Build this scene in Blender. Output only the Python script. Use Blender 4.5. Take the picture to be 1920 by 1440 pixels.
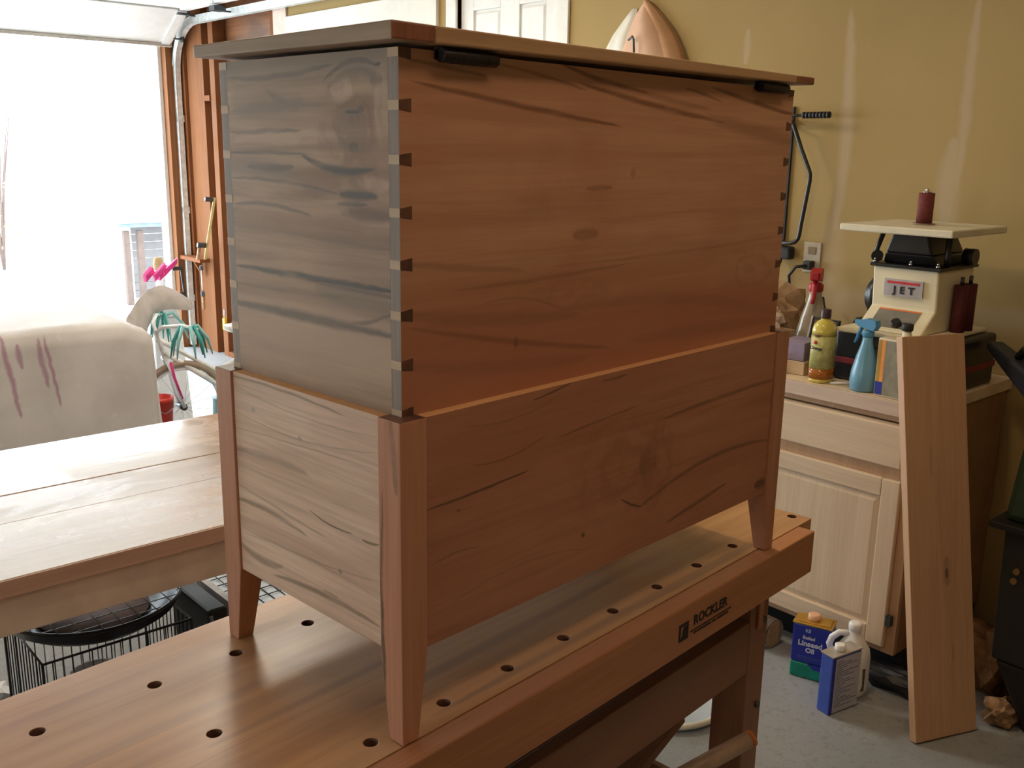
import bpy, bmesh, math, random
from math import sin, cos, pi, radians, sqrt
from mathutils import Vector, Matrix, Euler

random.seed(7)
for o in list(bpy.data.objects): bpy.data.objects.remove(o)
SC = bpy.context.scene
COL = SC.collection

# ------------------------------------------------------------------ camera
cd = bpy.data.cameras.new('camera'); cam = bpy.data.objects.new('camera', cd); COL.objects.link(cam)
cd.sensor_width = 36; cd.lens = 34.363; cd.clip_start = .05; cd.clip_end = 300
cam.location = (-.7004, -.8476, .736)
cam.rotation_euler = (radians(76.501), radians(-.95), radians(-46.111))
SC.camera = cam

# ------------------------------------------------------------------ light
A = radians(-4.5)                       # the garage is turned a little against the bench
UX, VX = Vector((cos(A), sin(A), 0)), Vector((-sin(A), cos(A), 0))
def W(u, v, z=0.0): return UX*u + VX*v + Vector((0, 0, z))
F = -.88                                # garage floor (bench top is z = 0)

wd = bpy.data.worlds.new('sky'); SC.world = wd; wd.use_nodes = True
bg = wd.node_tree.nodes['Background']
bg.inputs[0].default_value = (.80, .92, 1.0, 1); bg.inputs[1].default_value = 11.0

sd = bpy.data.lights.new('sun', 'SUN'); sun = bpy.data.objects.new('sun', sd); COL.objects.link(sun)
sd.energy = 9; sd.angle = radians(1.5); sd.color = (1, .95, .86)
sun.rotation_euler = Vector((-.15, -.68, -.70)).to_track_quat('-Z', 'Y').to_euler()

pd = bpy.data.lights.new('sky_portal', 'AREA'); po = bpy.data.objects.new('sky_portal', pd); COL.objects.link(po)
pd.shape = 'RECTANGLE'; pd.size = 4.9; pd.size_y = 2.35; pd.cycles.is_portal = True
po.location = W(.15, 6.95, .3); po.rotation_euler = (radians(-90), 0, A)     # faces into the garage

pd2 = bpy.data.lights.new('fill_window_portal', 'AREA'); po2 = bpy.data.objects.new('fill_window_portal', pd2); COL.objects.link(po2)  # sky sampling for the added side window
pd2.shape = 'RECTANGLE'; pd2.size = .9; pd2.size_y = .8; pd2.cycles.is_portal = True
po2.location = W(-3.22, .45, .7); po2.rotation_euler = Euler((radians(90), 0, radians(-90)+A)).to_matrix().to_euler()   # faces +u

ld = bpy.data.lights.new('wall_fill_light', 'AREA'); lo = bpy.data.objects.new('wall_fill_light', ld); COL.objects.link(lo)  # added fill, brightens the right wall near the house door
ld.shape = 'RECTANGLE'; ld.size = .5; ld.size_y = .5; ld.energy = 33; ld.color = (1, .90, .74)
lo.location = W(1.3, 2.9, 1.88); lo.rotation_euler = (0, 0, A)
l2 = bpy.data.lights.new('rear_fill_light', 'AREA'); lo2 = bpy.data.objects.new('rear_fill_light', l2); COL.objects.link(lo2)  # added warm fill standing in for bounce on the chest's hinge side
l2.shape = 'RECTANGLE'; l2.size = 1.2; l2.size_y = .3; l2.energy = 7.5; l2.color = (1, .72, .50)
lo2.location = W(.40, -.80, 1.88); lo2.rotation_euler = (0, 0, A)
l3 = bpy.data.lights.new('opener_lamp', 'AREA'); lo3 = bpy.data.objects.new('opener_lamp', l3); COL.objects.link(lo3)
l3.shape = 'DISK'; l3.size = .20; l3.energy = 9; l3.color = (1, .77, .46)
lo3.location = W(1.0, .50, 1.85); lo3.rotation_euler = (0, 0, A)

vs = SC.view_settings
vs.view_transform = 'Standard'; vs.look = 'None'; vs.gamma = 1; vs.use_curve_mapping = False
vs.exposure = 0.0

# ------------------------------------------------------------------ materials
def srgb(r, g, b):
    f = lambda c: (c/255/12.92) if c/255 <= .04045 else ((c/255+.055)/1.055)**2.4
    return (f(r), f(g), f(b), 1)

class NT:
    def __init__(s, name):
        s.m = bpy.data.materials.new(name); s.m.use_nodes = True
        s.t = s.m.node_tree; s.b = s.t.nodes['Principled BSDF']
    def n(s, typ, **k):
        nd = s.t.nodes.new(typ)
        for a, v in k.items(): setattr(nd, a, v)
        return nd
    def l(s, a, b): s.t.links.new(a, b)
    def val(s, sock, v):
        if hasattr(v, 'is_linked') or isinstance(v, bpy.types.NodeSocket): s.l(v, sock)
        else: sock.default_value = v
    def math(s, op, a, b=0.0, c=None, clamp=False):
        nd = s.n('ShaderNodeMath', operation=op); nd.use_clamp = clamp
        s.val(nd.inputs[0], a); s.val(nd.inputs[1], b)
        if c is not None: s.val(nd.inputs[2], c)
        return nd.outputs[0]
    def mix(s, fac, a, b, mode='MIX'):
        nd = s.n('ShaderNodeMix', data_type='RGBA', blend_type=mode)
        s.val(nd.inputs[0], fac); s.val(nd.inputs[6], a); s.val(nd.inputs[7], b)
        return nd.outputs[2]
    def coord(s, scale=(1,1,1), rot=(0,0,0), loc=(0,0,0)):
        if not hasattr(s, '_tc'): s._tc = s.n('ShaderNodeTexCoord')
        mp = s.n('ShaderNodeMapping'); s.l(s._tc.outputs['Object'], mp.inputs[0])
        mp.inputs['Scale'].default_value = scale; mp.inputs['Rotation'].default_value = rot; mp.inputs['Location'].default_value = loc
        return mp.outputs[0]
    def noise(s, vec, scale=5, detail=4, rough=.55, dist=0.0):
        nd = s.n('ShaderNodeTexNoise'); s.l(vec, nd.inputs['Vector'])
        nd.inputs['Scale'].default_value = scale; nd.inputs['Detail'].default_value = detail
        nd.inputs['Roughness'].default_value = rough; nd.inputs['Distortion'].default_value = dist
        return nd.outputs[0]
    def rng(s, v, a, b, c=0.0, d=1.0):
        nd = s.n('ShaderNodeMapRange'); nd.interpolation_type = 'SMOOTHSTEP'
        for i, x in enumerate((v, a, b, c, d)): s.val(nd.inputs[i], x)
        return nd.outputs[0]
    def bump(s, h, strength=.1, dist=.002):
        bp = s.n('ShaderNodeBump'); bp.inputs['Strength'].default_value = strength; bp.inputs['Distance'].default_value = dist
        s.l(h, bp.inputs['Height']); s.l(bp.outputs[0], s.b.inputs['Normal'])

def stroke_group():
    g = bpy.data.node_groups.new('wood_streak', 'ShaderNodeTree')
    for nm in ('a', 'b', 'a0', 'b0', 'k1', 'k2', 'h', 't', 'dark'):
        g.interface.new_socket(nm, in_out='INPUT', socket_type='NodeSocketFloat')
    g.interface.new_socket('mask', in_out='OUTPUT', socket_type='NodeSocketFloat')
    gi = g.nodes.new('NodeGroupInput'); go = g.nodes.new('NodeGroupOutput')
    I = {s.name: s for s in gi.outputs}
    def M(op, a, b=0.0, clamp=False):
        nd = g.nodes.new('ShaderNodeMath'); nd.operation = op; nd.use_clamp = clamp
        for i, x in enumerate((a, b)):
            if isinstance(x, bpy.types.NodeSocket): g.links.new(x, nd.inputs[i])
            else: nd.inputs[i].default_value = x
        return nd.outputs[0]
    da = M('SUBTRACT', I['a'], I['a0']); da2 = M('MULTIPLY', da, da)
    cur = M('ADD', M('ADD', I['b0'], M('MULTIPLY', I['k1'], da)), M('MULTIPLY', I['k2'], da2))
    d = M('ABSOLUTE', M('SUBTRACT', I['b'], cur))
    r = M('DIVIDE', da, I['h']); tp = M('MAXIMUM', M('SUBTRACT', 1.0, M('MULTIPLY', r, r)), 0.0)
    w = M('MULTIPLY', I['t'], M('POWER', tp, .5))
    x = M('DIVIDE', d, M('ADD', M('MULTIPLY', w, 1.35), 1e-5))
    m = M('SUBTRACT', 1.0, x, True); m = M('MULTIPLY', m, 1.45, True)
    m = M('MULTIPLY', m, M('MULTIPLY', tp, 4.0, True))
    g.links.new(M('MULTIPLY', m, I['dark']), go.inputs[0])
    return g
STREAK = stroke_group()

def add_strokes(nt, a, b, strokes):
    acc = None
    for st in strokes:
        gn = nt.n('ShaderNodeGroup', node_tree=STREAK)
        nt.l(a, gn.inputs['a']); nt.l(b, gn.inputs['b'])
        for k, v in zip(('a0', 'b0', 'k1', 'k2', 'h', 't', 'dark'), st): gn.inputs[k].default_value = v
        acc = gn.outputs[0] if acc is None else nt.math('MAXIMUM', acc, gn.outputs[0])
    return acc

def mat(name, col, rough=.5, metal=0.0, var=.12, scale=12, bump=.0, spec=.5, trans=0.0, emit=None, alpha=1):
    nt = NT(name); v = nt.coord()
    n = nt.noise(v, scale, 5)
    dk = tuple(c*(1-var*1.6) for c in col[:3])+(1,); lt = tuple(min(1, c*(1+var)) for c in col[:3])+(1,)
    nt.l(nt.mix(nt.rng(n, .3, .7), dk, lt), nt.b.inputs['Base Color'])
    nt.b.inputs['Roughness'].default_value = rough; nt.b.inputs['Metallic'].default_value = metal
    nt.b.inputs['Specular IOR Level'].default_value = spec
    nt.b.inputs['Transmission Weight'].default_value = trans
    if bump: nt.bump(n, bump, .003)
    if emit: nt.b.inputs['Emission Color'].default_value = emit[0]; nt.b.inputs['Emission Strength'].default_value = emit[1]
    return nt.m

def wood(name, light, dark, axis=0, strokes=None, plane='xz', streak=(.05, .03, .025, 1), rough=.45, grain=1.0, fine=1.0,
         tints=(), tilt=0.0, seed=0.0, patch=None, patch_amt=.35, wob=.006, rings=None, coat=0.0, bump=.06, spec=.5, gscale=1.0):
    nt = NT(name)
    s = [26*gscale]*3; s[axis] = 1.7*gscale
    rot = [0, 0, 0]
    if tilt: rot[1 if plane == 'xz' else 0] = tilt
    v = nt.coord(tuple(s), tuple(rot), (seed, seed*1.7, seed*.6))
    band = nt.noise(v, 1.0, 5, .6, .6)
    s2 = [170*gscale]*3; s2[axis] = 5*gscale
    v2 = nt.coord(tuple(s2), tuple(rot), (seed, 0, seed))
    fn = nt.noise(v2, 1.0, 3, .6, .2)
    big = nt.noise(nt.coord((3, 3, 5), (0, 0, 0), (seed*2, seed, 0)), 1.2, 3)
    col = nt.mix(nt.math('MULTIPLY', nt.rng(band, .40, .66), grain), light, dark)
    if patch: col = nt.mix(nt.math('MULTIPLY', nt.rng(big, .42, .68), patch_amt), col, patch)
    col = nt.mix(nt.math('MULTIPLY', nt.rng(fn, .35, .7), .16*fine), col, tuple(c*.45 for c in dark[:3])+(1,))
    sep = nt.n('ShaderNodeSeparateXYZ'); nt.l(nt.coord(), sep.inputs[0])
    a = sep.outputs[0 if plane == 'xz' else 1]; b = sep.outputs[2]
    if plane == 'zy': a = sep.outputs[2]; b = sep.outputs[1]
    if strokes or rings:
        wn = nt.noise(nt.coord((1, 1, 1), (0, 0, 0), (seed, 3, 1)), 22, 4, .6)
        b = nt.math('ADD', b, nt.math('MULTIPLY', nt.math('SUBTRACT', wn, .5), wob))
    for (tl, tc) in tints:
        tn = nt.noise(nt.coord((9, 9, 9) if plane == 'zy' else (5, 5, 26), (0, 0, 0), (seed, 7, 2)), 1.0, 5, .65)
        bt_ = nt.math('ADD', b, nt.math('MULTIPLY', nt.math('SUBTRACT', tn, .5), .035))
        m = add_strokes(nt, a, bt_, [(q[0], q[1], q[2], q[3], q[4]*1.1, q[5]*1.5, q[6]) for q in tl])
        col = nt.mix(m, col, tc)
    if rings:
        for (a0, b0, ra, rb, freq, amt) in rings:
            dx = nt.math('DIVIDE', nt.math('SUBTRACT', a, a0), ra); dz = nt.math('DIVIDE', nt.math('SUBTRACT', b, b0), rb)
            r = nt.math('SQRT', nt.math('ADD', nt.math('MULTIPLY', dx, dx), nt.math('MULTIPLY', dz, dz)))
            wn2 = nt.noise(nt.coord((1, 1, 1), (0, 0, 0), (seed+5, 0, 4)), 17, 5, .65)
            ph = nt.math('ADD', nt.math('MULTIPLY', r, freq), nt.math('MULTIPLY', wn2, 17.0))
            rg = nt.math('MULTIPLY', nt.math('ADD', nt.math('SINE', ph), 1.0), .5)
            fall = nt.rng(r, .25, 1.0, 1.0, 0.0)
            col = nt.mix(nt.math('MULTIPLY', nt.math('MULTIPLY', nt.math('POWER', rg, 2.0), fall), amt), col, tuple(c*.55 for c in dark[:3])+(1,))
    if strokes:
        m = add_strokes(nt, a, b, strokes)
        brk = nt.rng(nt.noise(nt.coord((40, 40, 40) if axis == 2 else (14, 14, 90)), 1.0, 3), .2, .55, .55, 1.0)
        col = nt.mix(nt.math('MULTIPLY', m, brk), col, streak)
    nt.l(col, nt.b.inputs['Base Color'])
    rr = nt.rng(big, .3, .7, rough-.05, rough+.07); nt.l(rr, nt.b.inputs['Roughness'])
    nt.b.inputs['Coat Weight'].default_value = coat; nt.b.inputs['Coat Roughness'].default_value = .12
    nt.b.inputs['Specular IOR Level'].default_value = spec
    nt.bump(fn, bump, .001)
    return nt.m

# ------------------------------------------------------------------ mesh building
class MB:
    def __init__(s): s.v = []; s.f = []; s.mi = []; s.sm = []
    def add(s, vs, fs, mi=0, smooth=False, M=None):
        k = len(s.v)
        for p in vs:
            p = Vector(p)
            if M is not None: p = M @ p
            s.v.append(tuple(p))
        for f in fs: s.f.append(tuple(i+k for i in f)); s.mi.append(mi); s.sm.append(smooth)
        return s
    def hexa(s, p, mi=0, M=None):            # p: 4 bottom (ccw) + 4 top
        return s.add(p, [(3,2,1,0),(4,5,6,7),(0,1,5,4),(1,2,6,5),(2,3,7,6),(3,0,4,7)], mi, M=M)
    def box(s, x0, x1, y0, y1, z0, z1, mi=0, M=None):
        return s.hexa([(x0,y0,z0),(x1,y0,z0),(x1,y1,z0),(x0,y1,z0),(x0,y0,z1),(x1,y0,z1),(x1,y1,z1),(x0,y1,z1)], mi, M)
    def cyl(s, p0, p1, r0, r1=None, n=16, mi=0, smooth=True, cap=True):
        p0, p1 = Vector(p0), Vector(p1); r1 = r0 if r1 is None else r1
        d = (p1-p0).normalized(); a = d.orthogonal().normalized(); b = d.cross(a)
        k = len(s.v)
        for p, r in ((p0, r0), (p1, r1)):
            for i in range(n):
                t = 2*pi*i/n; s.v.append(tuple(p+a*(r*cos(t))+b*(r*sin(t))))
        for i in range(n):
            j = (i+1) % n; s.f.append((k+i, k+j, k+n+j, k+n+i)); s.mi.append(mi); s.sm.append(smooth)
        if cap:
            s.f.append(tuple(k+n-1-i for i in range(n))); s.mi.append(mi); s.sm.append(False)
            s.f.append(tuple(k+n+i for i in range(n))); s.mi.append(mi); s.sm.append(False)
        return s
    def tube(s, pts, r, n=8, mi=0, closed=False):
        pts = [Vector(p) for p in pts]; m = len(pts); k = len(s.v); prev = None
        for i, p in enumerate(pts):
            if closed: d = pts[(i+1) % m]-pts[i-1]
            else: d = pts[min(i+1, m-1)]-pts[max(i-1, 0)]
            d.normalize()
            a = d.orthogonal().normalized() if prev is None else (prev-d*prev.dot(d)).normalized()
            prev = a; b = d.cross(a); rr = r[i] if isinstance(r, (list, tuple)) else r
            for j in range(n):
                t = 2*pi*j/n; s.v.append(tuple(p+a*(rr*cos(t))+b*(rr*sin(t))))
        for i in range(m if closed else m-1):
            q = (i+1) % m
            for j in range(n):
                l = (j+1) % n
                s.f.append((k+i*n+j, k+i*n+l, k+q*n+l, k+q*n+j)); s.mi.append(mi); s.sm.append(True)
        if not closed:
            s.f.append(tuple(k+n-1-j for j in range(n))); s.mi.append(mi); s.sm.append(False)
            s.f.append(tuple(k+(m-1)*n+j for j in range(n))); s.mi.append(mi); s.sm.append(False)
        return s
    def lathe(s, prof, n=24, c=(0,0,0), mi=0, sx=1.0, sy=1.0, pw=None, mis=None):   # prof: (r, z); pw: superellipse power
        k = len(s.v); m = len(prof)
        for r, z in prof:
            for j in range(n):
                t = 2*pi*j/n; ct, st = cos(t), sin(t)
                if pw: ct = math.copysign(abs(ct)**(2/pw), ct); st = math.copysign(abs(st)**(2/pw), st)
                s.v.append((c[0]+r*sx*ct, c[1]+r*sy*st, c[2]+z))
        for i in range(m-1):
            for j in range(n):
                l = (j+1) % n
                s.f.append((k+i*n+j, k+i*n+l, k+(i+1)*n+l, k+(i+1)*n+j)); s.mi.append(mis[i] if mis else mi); s.sm.append(True)
        s.f.append(tuple(k+n-1-j for j in range(n))); s.mi.append(mis[0] if mis else mi); s.sm.append(False)
        s.f.append(tuple(k+(m-1)*n+j for j in range(n))); s.mi.append(mis[-1] if mis else mi); s.sm.append(False)
        return s
    def prism(s, poly, d, mi=0, M=None):     # poly: list of 3D points (planar), extruded by vector d
        n = len(poly); d = Vector(d); vs = [Vector(p) for p in poly]+[Vector(p)+d for p in poly]
        fs = [tuple(range(n-1, -1, -1)), tuple(range(n, 2*n))]+[(i, (i+1) % n, n+(i+1) % n, n+i) for i in range(n)]
        return s.add(vs, fs, mi, M=M)
    def build(s, name, mats, parent=None, bevel=0, seg=2, loc=None, rot=None, autosmooth=True):
        me = bpy.data.meshes.new(name); me.from_pydata(s.v, [], s.f)
        if not isinstance(mats, (list, tuple)): mats = [mats]
        for m in mats: me.materials.append(m)
        for i, p in enumerate(me.polygons): p.material_index = s.mi[i]; p.use_smooth = s.sm[i]
        me.update()
        bm = bmesh.new(); bm.from_mesh(me); bmesh.ops.recalc_face_normals(bm, faces=bm.faces); bm.to_mesh(me); bm.free()
        o = bpy.data.objects.new(name, me); COL.objects.link(o)
        if parent: o.parent = parent
        if loc is not None: o.location = loc
        if rot is not None: o.rotation_euler = rot
        if bevel:
            b = o.modifiers.new('bevel', 'BEVEL'); b.width = bevel; b.segments = seg; b.limit_method = 'ANGLE'; b.angle_limit = radians(40)
        return o

def tag(o, label=None, cat=None, group=None, kind=None):
    if label: o['label'] = label
    if cat: o['category'] = cat
    if group: o['group'] = group
    if kind: o['kind'] = kind
    return o
def thing(name, label, cat, loc, rz=0.0, group=None, rot=None):
    o = bpy.data.objects.new(name, None); o.empty_display_size = .05; COL.objects.link(o)
    o.location = loc; o.rotation_euler = rot if rot else (0, 0, rz)
    return tag(o, label, cat, group)
def struct(name, mb, m, loc=(0,0,0), rot=None, label=None, **k):
    o = mb.build(name, m, None, loc=loc, rot=rot, **k); o['kind'] = 'structure'
    if label: o['label'] = label
    return o
def copy_tree(root, loc, rz, label):
    r = root.copy(); COL.objects.link(r); r.location = loc; r.rotation_euler = (0, 0, rz); r['label'] = label
    for ch in list(root.children):
        c = ch.copy(); COL.objects.link(c); c.parent = r
    return r
def text_mb(s, size, M, depth=.0006, align='CENTER', bold=0.0, space=1.0):
    cu = bpy.data.curves.new('txt', 'FONT'); cu.body = s; cu.size = size; cu.extrude = depth; cu.align_x = align; cu.align_y = 'CENTER'
    cu.offset = bold; cu.space_character = space; cu.resolution_u = 3
    o = bpy.data.objects.new('txt', cu); COL.objects.link(o)
    dg = bpy.context.evaluated_depsgraph_get(); dg.update()
    me = bpy.data.meshes.new_from_object(o.evaluated_get(dg)); bpy.data.objects.remove(o)
    mb = MB(); mb.add([v.co for v in me.vertices], [tuple(p.vertices) for p in me.polygons], M=M)
    bpy.data.meshes.remove(me)
    return mb
def frame(o, x, y):                         # matrix taking local x,y,z to origin + given axes
    x = Vector(x).normalized(); y = Vector(y).normalized(); z = x.cross(y)
    return Matrix.Translation(Vector(o)) @ Matrix((x, y, z)).transposed().to_4x4()

# ================================================================== STRUCTURE
M_floor = None
def make_floor_mat():
    nt = NT('concrete'); v = nt.coord()
    n1 = nt.noise(v, 1.6, 5); n2 = nt.noise(v, 55, 4, .7); n3 = nt.noise(v, 260, 2)
    c = nt.mix(nt.rng(n1, .35, .65), (.255, .265, .275, 1), (.325, .335, .345, 1))
    c = nt.mix(nt.math('MULTIPLY', nt.rng(n2, .5, .68), .45), c, (.19, .18, .165, 1))
    c = nt.mix(nt.math('MULTIPLY', nt.rng(n3, .60, .72), .35), c, (.6, .56, .5, 1))
    nt.l(c, nt.b.inputs['Base Color']); nt.b.inputs['Roughness'].default_value = .55
    nt.bump(n2, .25, .002); return nt.m
M_floor = make_floor_mat()
M_drive = mat('driveway_concrete', (.55, .54, .52, 1), .8, var=.08, scale=3, bump=.1)
M_white = mat('white_paint', (.80, .79, .75, 1), .45, var=.03)
M_doorwhite = mat('white_steel_door', (.83, .83, .81, 1), .4, var=.03)
M_ceil = mat('ceiling_board', (.55, .46, .34, 1), .9, var=.06, scale=2)

def drywall_mat():
    nt = NT('yellow_drywall'); v = nt.coord()
    n1 = nt.noise(v, 1.3, 4); n2 = nt.noise(v, 140, 3)
    c = nt.mix(nt.rng(n1, .3, .7), (.365, .252, .095, 1), (.41, .288, .114, 1))
    sep = nt.n('ShaderNodeSeparateXYZ'); nt.l(v, sep.inputs[0])
    wn = nt.noise(v, 9, 3)
    y = nt.math('ADD', sep.outputs[1], nt.math('MULTIPLY', nt.math('SUBTRACT', wn, .5), .03))
    z = sep.outputs[2]
    zz = nt.math('ADD', z, nt.math('MULTIPLY', nt.math('SUBTRACT', wn, .5), .04))
    # joint compound over the vertical seams and screws (a runs up the wall, b along it)
    m1 = add_strokes(nt, z, y, [(.84, 1.035, .02, .13, .42, .027, .75), (.36, 1.05, 0, 0, .16, .05, .5),
        (1.14, 1.49, 0, 0, .07, .016, .7), (.93, .612, 0, 0, .34, .020, .75), (.64, .64, 0, 0, .17, .038, .75),
        (.52, .62, 0, 0, .16, .024, .5), (.9, 1.9, 0, 0, .35, .02, .4), (.9, .2, 0, 0, .35, .02, .4)])
    m2 = add_strokes(nt, y, zz, [(.4, .215, 0, 0, 1.6, .045, .5), (-1.5, .215, 0, 0, 1.6, .045, .5), (1.15, .20, 0, 0, .4, .07, .4)])
    m = nt.math('MAXIMUM', m1, m2)
    c = nt.mix(nt.math('MULTIPLY', m, .8), c, (.50, .385, .26, 1))
    nt.l(c, nt.b.inputs['Base Color']); nt.b.inputs['Roughness'].default_value = .75
    nt.b.inputs['Specular IOR Level'].default_value = .3
    nt.bump(n2, .06, .001); return nt.m
M_dry = drywall_mat()
M_pine = wood('pine_stud', (.22, .078, .026, 1), (.16, .052, .018, 1), 2, grain=.6, spec=.15, rough=.7, patch=(.30, .10, .035, 1))
M_pine2 = wood('pine_stud_pale', (.24, .095, .036, 1), (.18, .066, .024, 1), 2, grain=.6, spec=.15, rough=.7, seed=3)
M_sheath = wood('sheathing_board', (.30, .12, .045, 1), (.20, .075, .03, 1), 1, grain=.9, seed=5, patch=(.10, .06, .04, 1), patch_amt=.5)

ROOM = (0, 0, A)
UW = 2.71
# floor slab and driveway
struct('floor', MB().box(-3.2, 2.9, -3.2, 6.9, F-.12, F), M_floor, rot=ROOM, label='grey concrete garage floor')
struct('driveway', MB().box(-9, 14, 6.9, 30, F-.14, F-.02), M_drive, rot=ROOM, label='sunlit concrete driveway outside the open garage door')
# right hand wall: drywall, then open studs near the garage door (all in room axes: x = u, y = v)
mb = MB()
mb.box(UW, UW+.013, -3.2, 2.53, F, 1.95)
mb.box(UW, UW+.013, 3.33, 5.23, F, 1.95)
mb.box(UW, UW+.013, 2.53, 3.33, 1.56, 1.95)
mb.box(UW, UW+.013, 2.53, 3.33, F, -.50)
struct('wall_right', mb, M_dry, rot=ROOM, label='yellow painted drywall with unpainted joint compound stripes')
struct('wall_right_sheathing', MB().box(2.81, 2.83, -3.2, 6.9, F, 1.95), M_sheath, rot=ROOM, label='bare sheathing between the studs')
def stud(nm, v0, v1, u0=UW, u1=2.808, z0=F, z1=1.95, m=M_pine, lab=None):
    return struct(nm, MB().box(u0, u1, v0, v1, z0, z1), m, rot=ROOM, bevel=.002, label=lab)
stud('stud', 6.64, 6.90, u0=2.69, lab='corner post of doubled studs beside the garage door')
stud('stud', 6.36, 6.635, u0=UW+.004, m=M_pine2, lab='wide pale stud next to the corner post')
stud('stud', 6.16, 6.24, m=M_pine2, lab='single stud right of the blocking')
stud('stud', 5.235, 5.30, lab='stud at the edge of the drywall')
struct('stud_blocking', MB().box(2.70, 2.808, 6.245, 6.355, 1.05, 1.09), M_pine, rot=ROOM, bevel=.002)
struct('stud_blocking', MB().box(2.72, 2.808, 5.305, 6.155, 1.40, 1.44), M_sheath, rot=ROOM, bevel=.002)
struct('wall_plate', MB().box(UW, 2.808, 5.30, 6.155, F, F+.04), M_pine, rot=ROOM)
# front wall with the big opening
M_wall = mat('plain_wall', (.50, .35, .19, 1), .8, var=.06, scale=2)
mb = MB(); mb.box(-3.1, -2.3, 6.75, 6.88, F, 1.95); mb.box(-2.3, 2.62, 6.75, 6.88, 1.47, 1.95)
struct('wall_front', mb, M_wall, rot=ROOM, label='wall around the garage door opening')
struct('trim_1', MB().box(2.585, 2.625, 6.72, 6.90, F, 1.47), M_pine2, rot=ROOM, bevel=.002, label='bare wood jamb of the garage door opening')
struct('trim_2', MB().box(2.555, 2.584, 6.80, 6.93, F, 1.47), M_white, rot=ROOM, bevel=.002, label='white stop moulding on the garage door jamb')
struct('trim_3', MB().box(2.626, 2.688, 6.72, 6.80, F, 1.95), M_pine, rot=ROOM, bevel=.002, label='orange framing board behind the door track')
struct('wall_left', MB().box(-3.2, -3.1, -3.2, 0, F, 1.95).box(-3.2, -3.1, .9, 6.88, F, 1.95).box(-3.2, -3.1, 0, .9, F, .3).box(-3.2, -3.1, 0, .9, 1.1, 1.95), M_wall, rot=ROOM)
wn_ = MB().box(-3.19, -3.11, .0005, .03, .3005, 1.0995).box(-3.19, -3.11, .87, .8995, .3005, 1.0995).box(-3.19, -3.11, .03, .87, .3005, .33).box(-3.19, -3.11, .03, .87, 1.07, 1.0995).box(-3.16, -3.14, .44, .46, .33, 1.07)
struct('fill_window_1', wn_, M_white, rot=ROOM, label='open side window added in the left wall to light the chest end')  # unseen window, added to light the end face of the chest
struct('wall_back', MB().box(-3.2, 2.81, -3.3, -3.2, F, 1.95), M_wall, rot=ROOM)
struct('ceiling', MB().box(-3.2, 2.83, -3.3, 6.88, 1.95, 2.05), M_ceil, rot=ROOM)

# house door with casing, high in the right wall
dr = thing('door_1', None, None, W(UW, 0, 0), A); dr['kind'] = 'structure'; dr['label'] = 'white panelled house door in the yellow wall'
mb = MB(); x0, x1 = .030, .055
z0, z1 = -.48, 1.53; va, vb = 2.565, 3.295
cols = [(2.655, 2.845), (2.985, 3.195)]; rows = [(-.36, .22), (.34, 1.06), (1.16, 1.42)]
# stiles and rails around the recessed panels
mb.box(x0-.012, x0, va, cols[0][0], z0, z1); mb.box(x0-.012, x0, cols[0][1], cols[1][0], z0, z1); mb.box(x0-.012, x0, cols[1][1], vb, z0, z1)
for (c0, c1) in cols:
    zz = [z0]+[q for r in rows for q in r]+[z1]
    for i in range(0, len(zz), 2): mb.box(x0-.012, x0, c0, c1, zz[i], zz[i+1])
mb.box(x0, x1, va, vb, z0, z1)
mb.build('door_leaf', M_doorwhite, dr, bevel=.003)
for (c0, c1) in cols:
    for (r0, r1) in rows:
        p = MB(); q = .022
        p.hexa([(x0-.001, c0+.008, r0+.008), (x0-.001, c0+.008, r1-.008), (x0-.001, c1-.008, r1-.008), (x0-.001, c1-.008, r0+.008),
                (x0-.010, c0+q, r0+q), (x0-.010, c0+q, r1-q), (x0-.010, c1-q, r1-q), (x0-.010, c1-q, r0+q)])
        p.build('door_panel', M_doorwhite, dr)
mb = MB(); mb.cyl((.02, 2.61, .48), (-.02, 2.61, .48), .012); mb.lathe([(.0, 0), (.02, .004), (.027, .02), (.02, .04), (.0, .045)], 16, mi=0)
MB().cyl((.018, 2.61, .48), (-.02, 2.61, .48), .011).cyl((-.02, 2.61, .48), (-.05, 2.61, .48), .026, .022).build('door_knob', mat('brass', (.55, .40, .15, 1), .3, 1.0), dr)
mb = MB(); mb.box(-.015, .0, 3.300, 3.385, -.5, 1.62); mb.box(-.015, 0, 2.475, 2.560, -.5, 1.62); mb.box(-.015, 0, 2.560, 3.300, 1.535, 1.62)
mb.build('door_casing', M_white, dr, bevel=.004)
MB().box(-.30, 0, 2.40, 3.45, F+.001, -.69).box(-.28, .02, 2.45, 3.40, -.69, -.50).build('door_step', M_pine2, dr)
# white sheets next to the door
o = MB().box(-.02, -.001, 3.46, 5.05, 0, 2.42).build('white_sheet', mat('white_board', (.80, .77, .70, 1), .55, var=.03), loc=W(UW, 0, F), rot=ROOM, bevel=.002)
tag(o, 'tall white sheet standing against the wall left of the house door', 'sheet')
o = MB().box(-.014, -.001, 5.06, 5.23, 0, 2.5).build('insulation_strip', mat('pinkish_board', (.74, .58, .50, 1), .7, var=.06), loc=W(UW, 0, F), rot=ROOM)
tag(o, 'narrow pinkish board between the bare studs and the white sheet', 'panel')

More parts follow.
